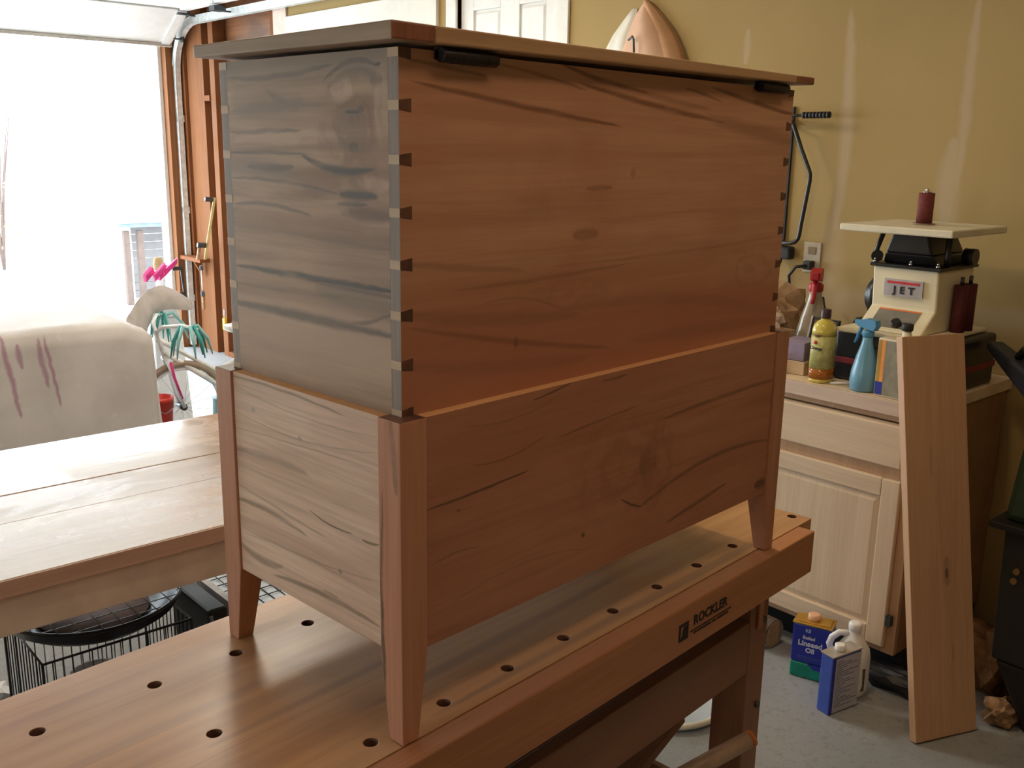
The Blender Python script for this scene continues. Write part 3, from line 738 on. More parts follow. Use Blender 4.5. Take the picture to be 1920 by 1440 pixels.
table = thing('work_table', 'low glossy plank-topped work table with a tan apron behind the workbench', 'table', W(0, .98, -.06), A)
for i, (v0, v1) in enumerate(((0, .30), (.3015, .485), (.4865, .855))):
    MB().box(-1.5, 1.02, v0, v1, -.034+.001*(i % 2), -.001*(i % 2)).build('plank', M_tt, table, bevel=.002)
MB().box(-1.5, 1.02, -.0045, -.0005, -.035, -.0008).build('edge_strip', M_tedge, table, bevel=.001)
MB().box(-1.45, .98, .006, .03, -.117, -.035).build('apron', M_apr, table, bevel=.002)
MB().box(-1.45, .98, .82, .845, -.117, -.035).build('apron', M_apr, table, bevel=.002)
for x in (-1.45, .955): MB().box(x, x+.025, .03, .82, -.117, -.035).build('apron', M_apr, table, bevel=.002)
for x in (-1.42, .88):
    for y in (.032, .75): MB().hexa([(x+.01, y+.01, F+.0605), (x+.06, y+.01, F+.0605), (x+.06, y+.06, F+.0605), (x+.01, y+.06, F+.0605), (x, y, -.035), (x+.07, y, -.035), (x+.07, y+.07, -.035), (x, y+.07, -.035)]).build('leg', M_tleg, table, bevel=.003)

# ================================================================== BASE CABINET
def maple_cab(name, axis, seed): return wood(name, (.72, .555, .39, 1), (.60, .44, .295, 1), axis, grain=.55, seed=seed, gscale=.8, rough=.5, fine=.7)
M_cabh, M_cabv = maple_cab('cabinet_wood_across', 1, 51), maple_cab('cabinet_wood_upright', 2, 52)
M_cabside = mat('cabinet_side_shaded', (.34, .19, .085, 1), .55, var=.08)  # side coloured darker to stand for the lack of light there
M_stile = wood('cabinet_stile', (.56, .35, .21, 1), (.46, .27, .15, 1), 2, grain=.5, seed=53)
M_black = mat('matt_black', (.018, .017, .018, 1), .6)
cab = thing('base_cabinet', 'pale maple base cabinet with one drawer above a framed door', 'cabinet', W(2.10, .357, F), A)
cv = .665                                       # width along the wall (further left is hidden behind the chest)
MB().box(.02, .60, .0, cv, .105, .872).build('carcass', M_cabside, cab, bevel=.001)
MB().box(.07, .60, .01, cv-.01, .0005, .1045).build('toe_kick', M_black, cab)
ff = MB(); ff.box(0, .0195, 0, .045, .105, .872); ff.box(0, .0195, cv-.045, cv, .105, .872)
ff.box(0, .0195, .045, cv-.045, .105, .15); ff.box(0, .0195, .045, cv-.045, .655, .705); ff.box(0, .0195, .045, cv-.045, .845, .872)
ff.build('face_frame', M_stile, cab, bevel=.001)
dwr = MB(); dz0, dz1, dv0, dv1 = .700, .842, .030, .600
dwr.hexa([(-.0005, dv0, dz0), (-.0005, dv1, dz0), (-.0005, dv1, dz1), (-.0005, dv0, dz1), (-.019, dv0+.008, dz0+.008), (-.019, dv1-.008, dz0+.008), (-.019, dv1-.008, dz1-.008), (-.019, dv0+.008, dz1-.008)])
dwr.build('drawer_front', M_cabh, cab, bevel=.003)
z0, z1, v0, v1 = .128, .668, .030, .600; s = .058
door = tag(bpy.data.objects.new('door', None), None); COL.objects.link(door); door.parent = cab
for a_, b_ in ((v0, v0+s), (v1-s, v1)): MB().box(-.019, -.0005, a_, b_, z0, z1).build('stile', M_cabv, door, bevel=.0035)
for a_, b_ in ((z0, z0+s), (z1-s, z1)): MB().box(-.019, -.0005, v0+s, v1-s, a_, b_).build('rail', M_cabh, door, bevel=.0035)
dp = MB(); q = .022
dp.box(-.0085, -.001, v0+s, v1-s, z0+s, z1-s)
dp.hexa([(-.0086, v0+s+.004, z0+s+.004), (-.0086, v1-s-.004, z0+s+.004), (-.0086, v1-s-.004, z1-s-.004), (-.0086, v0+s+.004, z1-s-.004),
         (-.0135, v0+s+q, z0+s+q), (-.0135, v1-s-q, z0+s+q), (-.0135, v1-s-q, z1-s-q), (-.0135, v0+s+q, z1-s-q)])
dp.build('door_panel', M_cabv, door)
MB().box(-.0195, -.0005, .012, .0285, .205, .235).cyl((-.010, .021, .20), (-.010, .021, .24), .004, n=10).build('hinge', M_steeldk, cab)
M_ctop = mat('countertop_board', (.78, .62, .43, 1), .5, var=.07, scale=8)
M_cedge = wood('countertop_edge', (.68, .52, .42, 1), (.57, .42, .34, 1), 1, grain=.6, seed=55)
ctp = thing('countertop', 'tan countertop board with a pinkish wood edge on the base cabinet', 'countertop', W(2.075, .345, -.0075), A)
MB().box(.0205, .632, 0, 1.9, 0, .0375).build('slab', M_ctop, ctp, bevel=.0015)
MB().box(0, .020, 0, 1.9, -.006, .0375).build('front_edge', M_cedge, ctp, bevel=.002)
MB().box(.0, .60, 1.88, 1.9, F+.0080, -.0065).build('support_panel', M_cabside, ctp)
CT = .030

# leaning plank: bottom edge stands on the floor, top leans towards the counter
B1 = Vector((1.868, .006, F+.0055)); wdv = (Vector((2.066, -.091, F+.0055))-B1).normalized()
nn = wdv.cross(Vector((0, 0, 1))); 
if nn.y < 0: nn = -nn
th = radians(11.5); dv = Vector((0, 0, 1))*cos(th)+nn*sin(th)
M_plank = wood('leaning_plank', (.62, .37, .215, 1), (.52, .295, .165, 1), 2, [(.47, .129, 0, 0, .016, .0075, .9), (.475, .129, 0, 0, .045, .013, .35), (.80, .085, 0, 0, .05, .004, .2), (.235, .143, 0, 0, .03, .0025, .45)], 'zy', (.10, .065, .045, 1), grain=.5, seed=61, gscale=.7)
mb = MB().box(-.024, 0, 0, .2195, 0, 1.147)
pl = mb.build('plank', M_plank, bevel=.0015)
tx = wdv.cross(dv)
M = Matrix((tx, wdv, dv)).transposed().to_4x4(); M.translation = B1
pl.matrix_world = M
tag(pl, 'long rough plank with a dark knot leaning against the counter end', 'plank')

# ================================================================== SPINDLE SANDER
M_cream = mat('cream_enamel', (.80, .72, .52, 1), .4, var=.03)
M_cream2 = mat('cream_cast_table', (.74, .69, .54, 1), .45, var=.04)
M_blk = mat('black_casting', (.016, .015, .015, 1), .35, var=.1)
M_maroon = mat('maroon_abrasive', (.16, .028, .026, 1), .8, var=.15, scale=80)
M_maroon2 = mat('dark_maroon_sleeve', (.10, .012, .014, 1), .7, var=.15, scale=60)
M_chrome = mat('chrome', (.75, .75, .75, 1), .18, 1.0)
M_silver = mat('silver_label', (.52, .49, .52, 1), .4, .3)
M_redp = mat('red_print', (.62, .03, .035, 1), .5)
M_orgp = mat('orange_print', (.85, .22, .06, 1), .5)
case = thing('tool_case', 'black tool case with a red stripe under the spindle sander', 'case', W(2.215, .36, CT+.0005), A)
MB().box(0, .36, 0, .36, 0, .162).build('body', M_blk, case, bevel=.01)
MB().box(-.002, .362, -.002, .362, .055, .075).build('stripe', mat('dull_red_band', (.22, .02, .025, 1), .5), case, bevel=.002)
MB().box(-.012, -.0021, .13, .23, .09, .12).build('latch', M_steeldk, case, bevel=.002)
sz = CT+.164
snd = thing('spindle_sander', 'cream bench-top spindle sander with a square table and maroon drum', 'sander', W(2.17, .36, sz), A)
Bz = -sz
MB().box(.0, .39, .03, .335, .0, .014).build('base', M_cream, snd, bevel=.004)
mb = MB()     # housing: sloping console in front, upright body above
y0, y1 = .075, .285
poly = [(.03, 0, .0145), (.115, 0, .082+.0), (.105, 0, .205), (.345, 0, .205), (.345, 0, .0145)]
mb.prism([(x, y0, z) for x, _, z in poly], (0, y1-y0, 0)); hs = mb.build('housing', M_cream, snd, bevel=.005)
# console plate
sl = Vector((.115-.03, 0, .082-.0145)).normalized(); nrm = Vector((-sl.z, 0, sl.x))
o0 = Vector((.03, 0, .0145))
def onslope(t, y): return o0+sl*t+Vector((0, y, 0))
p = MB(); a, b = .02, .098
q = [onslope(a, y0+.04), onslope(b, y0+.04), onslope(b, y1-.035), onslope(a, y1-.035)]
p.prism([v+nrm*.0005 for v in q], nrm*.0015); p.build('control_plate', mat('grey_plate', (.22, .21, .17, 1), .45), snd)
p = MB(); q = [onslope(b-.006, y0+.04), onslope(b, y0+.04), onslope(b, y1-.035), onslope(b-.006, y1-.035)]
p.prism([v+nrm*.0021 for v in q], nrm*.0006); p.build('orange_line', M_orgp, snd)
k = MB(); cc = onslope(.035, .165)+nrm*.002; k.cyl(cc, cc+nrm*.016, .016, .013, n=18); k.build('knob', M_blk, snd)
# name plate, lettering
fx = .1095; tilt = math.atan2(.010, .123)
Mp = frame((.1085, (y0+y1)/2, .140), (0, -1, 0), (-.081*0, 0, 1))
pz0, pz1 = .118, .170
MB().hexa([(.1118-.0045, .118, pz0), (.1118-.0045, .118, pz1), (.1118-.0045, .242, pz1), (.1118-.0045, .242, pz0), (.1075-.0045, .118, pz0), (.1055-.0052, .118, pz1), (.1055-.0052, .242, pz1), (.1075-.0045, .242, pz0)]).build('name_plate', M_silver, snd)
MB().box(.0990, .1010, .128, .232, .157, .1645).build('red_bar', M_redp, snd)
text_mb('JET', .030, frame((.1008, .177, .137), (0, -1, 0), (-.05, 0, 1)), .0008, bold=.0014, space=1.85).build('lettering', M_black, snd)
# black trunnion deck and tilting head
MB().box(.095, .355, y0-.01, y1+.01, .2055, .216).build('deck', M_blk, snd, bevel=.003)
mb = MB(); mb.hexa([(.13, .09, .2165), (.32, .09, .2165), (.32, .27, .2165), (.13, .27, .2165), (.11, .105, .2500), (.33, .105, .2500), (.33, .255, .2500), (.11, .255, .2500)])
mb.hexa([(.11, .105, .2501), (.33, .105, .2501), (.33, .255, .2501), (.11, .255, .2501), (.12, .13, .313), (.31, .13, .313), (.31, .24, .313), (.12, .24, .313)])
mb.build('trunnion', M_blk, snd, bevel=.006)
MB().tube([(.125, .275, .22), (.12, .290, .25), (.13, .275, .313)], .008, 8).cyl((.11, .28, .235), (.13, .29, .235), .018, n=16).build('lock_handle', M_blk, snd)
MB().tube([(.16, .08, .22), (.14, .07, .245), (.17, .085, .313)], .010, 8).build('tilt_arm', M_blk, snd)
MB().cyl((.30, .055, .24), (.30, .089, .24), .026, n=16).build('tilt_knob', M_blk, snd)
for x, y in ((.105, .282), (.105, .165), (.105, .08)): MB().cyl((x, y, .2165), (x, y, .224), .0075, .005, n=12).cyl((x, y, .224), (x, y, .230), .004, n=8).build('bolt', M_chrome, snd)
tz = .315
MB().box(.0, .37, .0, .355, tz, tz+.022).build('table', M_cream2, snd, bevel=.004)
MB().cyl((.185, .178, tz+.0225), (.185, .178, tz+.026), .033, n=32).build('table_insert', mat('insert_plate', (.28, .19, .13, 1), .6), snd)
MB().cyl((.185, .178, tz+.0265), (.185, .178, tz+.118), .0235, n=32).build('sanding_drum', M_maroon, snd)
MB().cyl((.185, .178, tz+.1185), (.185, .178, tz+.122), .013, n=20).cyl((.185, .178, tz+.122), (.185, .178, tz+.131), .006, n=8).build('spindle_nut', M_chrome, snd)
for x, r in ((.215, .021), (.275, .021)):
    mb = MB(); mb.cyl((x, .050, .0145), (x, .050, .16), r, n=24); o = mb.build('spare_drum', M_maroon2, snd)
    MB().cyl((x, .050, .1605), (x, .050, .185), .006, n=12).build('spare_spindle', M_steeldk, o)
MB().cyl((.20, .2855, .10), (.20, .315, .10), .068, n=32).cyl((.20, .315, .10), (.20, .33, .10), .05, n=32).build('dust_port', M_blk, snd)

# ================================================================== COUNTER OBJECTS
def glass(name, col, rough=.08, ior=1.45):
    nt = NT(name); nt.b.inputs['Base Color'].default_value = col; nt.b.inputs['Roughness'].default_value = rough
    nt.b.inputs['Transmission Weight'].default_value = 1.0; nt.b.inputs['IOR'].default_value = ior; return nt.m
M_label_y = mat('yellow_label', (.50, .47, .16, 1), .45, var=.15, scale=60)
M_amber = mat('amber_liquid', (.42, .13, .015, 1), .15, var=.1)
M_ybody = mat('yellow_bottle_plastic', (.62, .50, .10, 1), .22, var=.05)
M_cap = mat('dark_maroon_cap', (.045, .012, .020, 1), .45)
bt = thing('wood_polish_bottle', 'yellow bottle of wood oil with a dark cap on the counter', 'bottle', W(2.140, .716, CT+.0005), A)
mb = MB().lathe([(.036, 0), (.040, .004), (.040, .012)], 32, pw=2.6, sy=.85); mb.build('bottle_base', M_ybody, bt)
MB().lathe([(.0402, .0125), (.0402, .045)], 32, pw=2.6, sy=.85).build('liquid', M_amber, bt)
MB().lathe([(.0400, .0455), (.0402, .150)], 32, pw=2.6, sy=.85).build('label', M_label_y, bt)
mb = MB().lathe([(.0400, .1505), (.0400, .165), (.036, .182), (.026, .193), (.016, .199), (.014, .205)], 32, pw=2.3, sy=.88); mb.build('shoulder', M_ybody, bt)
MB().lathe([(.0165, .2055), (.0165, .207), (.0155, .231), (.013, .233)], 24).build('cap', M_cap, bt)
lb = MB(); 
for (a0, a1, z0, z1) in ((-.9, .9, .1475, .155),): 
    pts = []
    for i in range(9):
        a = a0+(a1-a0)*i/8; pts.append((-.0412*cos(a), .0352*sin(a)))
    for i in range(8): lb.add([(pts[i][0], pts[i][1], z0), (pts[i+1][0], pts[i+1][1], z0), (pts[i+1][0], pts[i+1][1], z1), (pts[i][0], pts[i][1], z1)], [(0, 1, 2, 3)])
lb.build('label_band', mat('brown_print', (.16, .05, .02, 1), .5), bt)
text_mb('Orange', .014, frame((-.0415, 0, .112), (0, -1, 0), (0, 0, 1)), .0004, bold=.0004).build('label_word', mat('dark_print', (.05, .035, .02, 1), .5), bt)
MB().lathe([(.0, -.001), (.006, 0), (.006, .001), (0, .0015)], 14).build('label_spot', M_redp, bt, loc=(-.0415, .004, .131), rot=(0, radians(-90), 0))

M_bluep = mat('blue_plastic', (.16, .36, .50, 1), .28, var=.05)
M_blueh = mat('blue_sprayer_head', (.07, .26, .46, 1), .4, var=.05)
def spray_bottle(name, lab, loc, body, head, sc=1.0, face=0.0):
    t = thing(name, lab, 'spray bottle', loc, face)
    pr_ = [(.030, 0), (.036, .006), (.0375, .03), (.035, .055), (.026, .095), (.017, .125), (.0135, .140), (.0135, .150)]
    MB().lathe([(r*sc, z*sc) for r, z in pr_], 32).build('bottle', body, t)
    mb = MB(); mb.lathe([(.0155*sc, .1502*sc), (.016*sc, .163*sc), (.012*sc, .168*sc)], 20)
    # sprayer body, nozzle and lever (points towards local +y)
    mb.prism([(-.011*sc, -.022*sc, .168*sc), (-.011*sc, .030*sc, .176*sc), (-.011*sc, .030*sc, .192*sc), (-.011*sc, .004*sc, .200*sc), (-.011*sc, -.026*sc, .197*sc), (-.011*sc, -.030*sc, .182*sc)], (.022*sc, 0, 0))
    mb.box(-.007*sc, .007*sc, .0305*sc, .042*sc, .179*sc, .193*sc)
    mb.build('sprayer_head', head, t, bevel=.0015)
    MB().tube([(0, .020*sc, .175*sc), (0, .028*sc, .160*sc), (0, .034*sc, .140*sc), (0, .040*sc, .128*sc)], [.006*sc, .0055*sc, .005*sc, .004*sc], 8).build('trigger', head, t)
    return t
spray_bottle('spray_bottle', 'pear-shaped blue spray bottle next to the tin on the counter', W(2.135, .566, CT+.0005), M_bluep, M_blueh, 1.12, A+radians(-8))
spray_bottle('spray_bottle', 'clear spray bottle with a bright red trigger head near the outlet', W(2.415, .925, CT+.0005), mat('cloudy_plastic', (.36, .29, .20, 1), .2, var=.08), mat('red_sprayer', (.42, .012, .02, 1), .45), 1.62, A+radians(115))

def f_can(name, lab, loc, rz, w, d, h, mats, cap, spout='round'):
    t = thing(name, lab, 'can', loc, rz)
    return t
tin = thing('solvent_tin', 'flat tin with orange and blue stripes and a black cap behind the plank', 'can', W(2.095, .415, CT+.0005), A+radians(-4))
M_tinlab = mat('greyish_label', (.27, .25, .18, 1), .45, var=.12, scale=40)
M_tinw = mat('white_tin', (.70, .62, .48, 1), .35, var=.05)
MB().box(0, .060, 0, .100, 0, .178).build('body', M_tinw, tin, bevel=.006, seg=3)
MB().box(-.0008, -.0001, .004, .072, .006, .172).build('label', M_tinlab, tin)
MB().box(-.0012, -.0001, .0725, .096, .006, .045).build('blue_stripe', mat('blue_print', (.03, .04, .30, 1), .4), tin)
MB().box(-.0012, -.0001, .0725, .084, .0455, .172).build('orange_stripe', mat('bright_orange_print', (.85, .33, .08, 1), .4), tin)
MB().box(-.0012, -.0001, .0845, .096, .0455, .172).build('tan_stripe', mat('ochre_print', (.45, .26, .05, 1), .4), tin)
MB().lathe([(.016, .1785), (.0145, .185), (.012, .205)], 20, c=(.03, .028, 0)).build('neck', M_tinw, tin)
MB().lathe([(.0145, .2055), (.0165, .208), (.0165, .224), (.013, .227)], 20, c=(.03, .028, 0)).build('cap', M_black, tin)
pc = MB().cyl((0, 0, .0045), (.055, -.115, .0045), .0042, n=8).cyl((.055, -.115, .0045), (.059, -.123, .0045), .004, .001, n=8)
o = pc.build('pencil', mat('white_lacquer', (.78, .76, .70, 1), .35), loc=W(2.125, .672, CT), rot=(0, 0, A+radians(27)), bevel=0)
tag(o, 'white pencil lying near the counter edge in front of the bottles', 'pencil')

# clutter behind the bottles
M_paper = mat('tan_paper', (.52, .38, .22, 1), .7, var=.12, scale=20)
t = thing('picture_frame', 'black edged frame leaning with its silver side to the left', 'frame', W(2.335, .800, CT+.0005), A, rot=(0, radians(14), A))
MB().box(0, .012, 0, .10, 0, .165).build('frame', M_blk, t, bevel=.002)
MB().box(-.002, -.0001, .008, .092, .008, .157).build('glass', mat('smoky_glass', (.16, .11, .09, 1), .12), t)
MB().box(-.004, .013, .1002, .106, 0, .168).build('silver_edge', mat('silver_strip', (.62, .62, .64, 1), .3, .5), t)
o = MB().box(0, .12, 0, .09, 0, .060).build('box', mat('lavender_card', (.30, .24, .36, 1), .6), loc=W(2.17, .80, CT+.045), rot=(0, 0, A+.1), bevel=.002)
tag(o, 'small lavender box lying on a tan block beside the yellow bottle', 'box')
o = MB().box(0, .14, 0, .11, 0, .043).build('wood_block', wood('block_wood', (.62, .45, .28, 1), (.5, .34, .2, 1), 1, seed=71), loc=W(2.16, .79, CT+.001), rot=(0, 0, A+.05), bevel=.002)
tag(o, 'pale wooden block on the counter left of the yellow bottle', 'block')
o = MB().box(0, .05, 0, .05, 0, .075).build('box', M_black, loc=W(2.11, .905, CT+.001), rot=(0, 0, A+.2), bevel=.003)
tag(o, 'small matt black box at the counter edge beside the chest', 'box')
def lump(name, lab, cat, loc, r, sq, m, seed, amp=.25, rz=0, sub=3, freq=2.2):
    from mathutils import noise
    bm = bmesh.new(); bmesh.ops.create_icosphere(bm, subdivisions=sub, radius=1.0)
    zmin = 9
    for v in bm.verts:
        d = noise.noise(v.co*freq+Vector((seed, seed*.7, 0))); d2 = abs(noise.noise(v.co*freq*2.3+Vector((0, seed, 3))))
        v.co = v.co*(1+amp*d-amp*.8*d2); v.co = Vector((v.co.x*r*sq[0], v.co.y*r*sq[1], v.co.z*r*sq[2]))
    for v in bm.verts: v.co.z = max(v.co.z, -r*sq[2]*.8)
    zmin = min(v.co.z for v in bm.verts)
    for v in bm.verts: v.co.z -= zmin
    me = bpy.data.meshes.new(name); bm.to_mesh(me); bm.free(); me.materials.append(m)
    o = bpy.data.objects.new(name, me); COL.objects.link(o); o.location = loc; o.rotation_euler = (0, 0, rz)
    return tag(o, lab, cat)
M_bag = mat('brown_paper_bag', (.36, .22, .11, 1), .75, var=.25, scale=14, bump=.3)
M_cloth2 = mat('cream_rag_cloth', (.66, .50, .36, 1), .85, var=.15, scale=18, bump=.3)
lump('paper_bag', 'crumpled brown paper bag under the wall outlet', 'bag', W(2.46, 1.13, CT+.001), .12, (.8, 1.2, 1.25), M_bag, 3.1, .35)
lump('rag', 'crumpled cream rag on the tan carton beside the chest corner', 'rag', W(2.30, 1.03, CT+.112), .045, (.9, 1.3, 1.0), M_cloth2, 5.3, .4)
o = MB().box(0, .10, 0, .16, 0, .11).build('carton', M_paper, loc=W(2.25, .95, CT+.001), rot=(0, 0, A), bevel=.002); tag(o, 'tan carton next to the chest corner with a rag on top', 'box')
M_redw = wood('red_wood', (.26, .07, .035, 1), (.15, .04, .025, 1), 1, seed=72)
t = thing('hand_plane', 'wooden hand plane with a reddish body behind the yellow bottle', 'plane', W(2.52, .735, CT+.001), A)
MB().hexa([(0, 0, 0), (.065, 0, 0), (.065, .20, 0), (0, .20, 0), (0, .01, .075), (.065, .01, .060), (.065, .19, .060), (0, .19, .085)]).build('body', M_redw, t, bevel=.004)
MB().prism([(.02, .03, .0755), (.02, .07, .0755), (.02, .055, .155), (.02, .02, .160)], (.022, 0, 0)).build('handle', M_redw, t, bevel=.004)
MB().prism([(.015, .12, .0755), (.015, .135, .0755), (.015, .095, .15), (.015, .088, .145)], (.04, 0, 0)).build('blade', M_steeldk, t)
t = thing('charger', 'black battery charger lying on the counter left of the tool case', 'charger', W(2.24, .745, CT+.001), A)
MB().hexa([(0, 0, 0), (.10, 0, 0), (.10, .075, 0), (0, .075, 0), (.01, .01, .05), (.09, .01, .035), (.09, .065, .035), (.01, .065, .05)]).build('body', M_blk, t, bevel=.004)
MB().box(-.001, .012, .02, .05, .008, .018).build('port', mat('red_dot', (.5, .03, .03, 1), .5), t)
o = MB().box(0, .30, 0, .21, 0, .004).build('paper_sheet', mat('yellowed_paper', (.58, .47, .28, 1), .7), loc=W(2.26, .3525, CT+.0005), rot=(0, 0, A))
bpy.data.objects.remove(o)
# dark power tool at the right end of the counter
t = thing('power_planer', 'dark power tool with red switch sloping down beyond the counter end', 'power tool', W(2.50, .335, .168), A, rot=(0, radians(12), A-radians(134)))
MB().hexa([(0, -.03, -.012), (.37, -.035, -.045), (.37, .035, -.045), (0, .03, -.012), (0, -.022, .012), (.37, -.03, .035), (.37, .03, .035), (0, .022, .012)]).build('body', mat('navy_black_plastic', (.022, .024, .036, 1), .5), t, bevel=.008)
MB().tube([(.16, 0, .026), (.19, 0, .065), (.26, 0, .078), (.32, 0, .05)], .013, 10).build('handle', M_blk, t)
MB().box(.20, .225, .0345, .0385, -.02, .008).build('switch', M_redp, t, bevel=.002)
# ================================================================== ON THE RIGHT WALL
M_plate = mat('outlet_plate', (.50, .44, .34, 1), .45, var=.03)
t = thing('wall_outlet', 'ivory wall outlet with a black plug and short cord above the counter', 'outlet', W(UW, 1.128, .355), A)
MB().box(-.006, -.0005, -.036, .036, -.057, .057).build('cover_plate', M_plate, t, bevel=.002)
for z in (.026, -.026): MB().box(-.009, -.0061, -.017, .017, z-.014, z+.014).build('socket', mat('socket_face', (.25, .17, .09, 1), .5), t, bevel=.003)
pl2 = MB().box(-.040, -.0092, -.018, .018, -.045, -.012).build('plug', M_black, t, bevel=.005)
mb = MB().tube([(-.038, 0, -.03), (-.06, .03, -.035), (-.065, .055, -.07), (-.06, .05, -.12), (-.05, .02, -.16), (-.05, -.01, -.185)], .006, 8); mb.build('cord', M_black, t)
t = thing('plug_adapter', 'small black plug adapter on the wall beside the chest edge', 'plug', W(UW, 1.235, .365), A)
MB().box(-.04, -.0005, -.03, .03, -.025, .025).build('body', M_black, t, bevel=.008)
MB().tube([(-.03, .01, -.02), (-.04, .03, -.10), (-.04, .035, -.2), (-.03, .02, -.33)], .007, 8).build('cord', M_black, t)
o = MB().tube([(0, 0, 0), (-.02, -.02, -.03), (-.03, -.05, -.07), (-.03, -.09, -.13), (-.02, -.11, -.19)], .006, 8).build('cable', M_black, loc=W(2.66, 1.04, .215), rot=(0, 0, A)); tag(o, 'short black cable hanging down the wall right of the red sprayer', 'cable')
# black crank shaped rack arm with a ribbed grip
t = thing('wall_hook_rack', 'black bent-rod wall rack with a ribbed horizontal grip', 'hook', W(UW, 1.24, .88), A)
# local origin (u 2.71, v 1.24, z .88); the rods stand 6 cm off the wall
MB().box(-.012, -.0005, .012, .060, -.50, .03).build('mounting_plate', M_blk, t, bevel=.002)
ux = -.06
MB().tube([(-.0125, .03, -.003), (-.04, .03, -.003), (ux, .02, -.004), (ux, -.02, -.004), (ux, -.172, -.004)], .0050, 10).build('grip_arm', M_blk, t)
for i in range(8):
    y = -.058-.0143*i; MB().cyl((ux, y, -.004), (ux, y-.0098, -.004), .0118, n=14).build('grip_ring', M_black, t)
MB().tube([(-.0125, .03, -.028), (ux, .004, -.030), (ux, -.02, -.034), (ux, -.065, -.13), (ux, -.102, -.20), (ux, -.108, -.215), (ux, -.109, -.235), (ux, -.105, -.27), (ux, -.088, -.40), (ux, -.084, -.44), (ux, -.080, -.455), (ux, -.068, -.468), (ux, -.050, -.474), (ux, -.0, -.476), (-.0125, .03, -.476)], .0078, 12).build('bent_rod', M_blk, t)
# peach cloth gathered to a point
M_peach = mat('peach_cloth', (.62, .38, .25, 1), .8, var=.06, scale=6)
M_peach2 = mat('peach_cloth_tan', (.50, .27, .13, 1), .8, var=.06, scale=6)
M_film = mat('white_plastic_film', (.80, .76, .66, 1), .4, var=.04)
t = thing('hanging_cover', 'peach cloth cover gathered to a point on the wall right of the door', 'cloth', W(UW, 2.02, 1.36), A)
import math as _m
def cloak(name, pts_y, m, depth, parent, x_off=0.0):
    # rows: (z, y_left, y_right) -> half-shell standing off the wall with soft folds
    mb = MB(); n = 14; rows = []
    for (z, yl, yr) in pts_y:
        k = len(mb.v)
        for j in range(n+1):
            s_ = j/n; y = yl+(yr-yl)*s_; wv = .010*sin(s_*9+z*6)*(abs(yr-yl)/.3)
            x = -(sin(pi*s_)**.7)*depth*min(1, abs(yr-yl)/.25)+wv-x_off; mb.v.append((min(x, -.0008), y, z))
        rows.append(k)
    for r in range(len(rows)-1):
        for j in range(n): mb.f.append((rows[r]+j, rows[r]+j+1, rows[r+1]+j+1, rows[r+1]+j)); mb.mi.append(0); mb.sm.append(True)
    o = mb.build(name, m, parent); sd_ = o.modifiers.new('thick', 'SOLIDIFY'); sd_.thickness = .003; sd_.offset = 1
    return o
cloak('cover', [(.003, .004, -.004), (-.02, .022, -.030), (-.055, .050, -.080), (-.09, .070, -.118), (-.14, .092, -.165), (-.20, .115, -.205), (-.26, .135, -.235), (-.45, .17, -.29), (-.62, .18, -.31)], M_peach, .07, t)
cloak('film_flap', [(-.030, .075, .045), (-.07, .12, .055), (-.13, .18, .06), (-.18, .215, .07), (-.30, .25, .08), (-.55, .28, .1)], M_film, .03, t)
cloak('dark_fold', [(.0, -.004, -.016), (-.05, -.02, -.076), (-.09, -.035, -.120), (-.14, -.055, -.168), (-.20, -.072, -.208), (-.26, -.09, -.238), (-.45, -.13, -.292)], M_peach2, .055, t, .022)
MB().tube([(-.075, .025, -.165), (-.092, -.01, -.155), (-.095, -.02, -.165), (-.09, -.022, -.22)], .005, 8).build('metal_clip', M_steeldk, t)

# ================================================================== CANS ON THE FLOOR
def rcan(t, w, d, h, mats, parts): pass
M_blu = mat('blue_can_print', (.012, .022, .30, 1), .3, var=.06)
M_blu2 = mat('mid_blue_side', (.05, .10, .46, 1), .3, var=.08, scale=40)
M_grn = mat('green_can_print', (.0, .24, .16, 1), .3)
M_gold = mat('gold_tin_top', (.62, .36, .06, 1), .35, .6)
M_wprint = mat('white_print', (.62, .64, .70, 1), .5)
M_whitecap = mat('white_cap', (.86, .85, .84, 1), .4, var=.03)
M_tinm = mat('plain_tin_top', (.58, .53, .46, 1), .35, .5)
def prism_can(t, w, d, h, m_front, m_side, m_top, r=.006):
    MB().box(0, w, 0, d, .004, h).build('body', m_front, t, bevel=r, seg=3)
t = thing('linseed_oil_can', 'blue and green rectangular can of linseed oil on the floor by the cabinet', 'can', W(1.921, .603, F+.001), 0, rot=(0, 0, A+radians(-71.5)))
w, d, h = .118, .070, .182
MB().box(0, w, 0, d, 0, .052).build('green_band', M_grn, t, bevel=.005)
MB().box(0, w, 0, d, .0525, h).build('body', M_blu, t, bevel=.005)
g = MB(); g.prism([(.055, -.0006, .053), (.116, -.0006, .053), (.116, -.0006, .046), (.055, -.0006, .046)], (0, .0005, 0)); g.prism([(.062, -.0009, .053), (.115, -.0009, .053), (.115, -.0009, .036), (.070, -.0009, .036)], (0, .0005, 0)); g.build('blue_ragged_print', M_blu, t)
MB().box(-.002, w+.002, -.002, d+.002, h+.0005, h+.006).box(.006, w-.006, .006, d-.006, h+.0061, h+.009).build('rim_top', M_gold, t, bevel=.0015)
MB().lathe([(.017, h+.0092), (.019, h+.011), (.019, h+.026), (.015, h+.029)], 24, c=(.056, .034, 0)).build('cap', mat('peach_cap', (.80, .45, .26, 1), .45), t)
Mf = lambda x, z: frame((x, -.0012, z), (1, 0, 0), (0, 0, 1))
text_mb('Boiled', .015, Mf(.052, .140), .0004, bold=.0005).build('label_line', M_wprint, t)
text_mb('Linseed', .0245, Mf(.057, .120), .0004, bold=.0009).build('label_line', M_wprint, t)
text_mb('Oil', .022, Mf(.058, .098), .0004, bold=.0009).build('label_line', M_wprint, t)
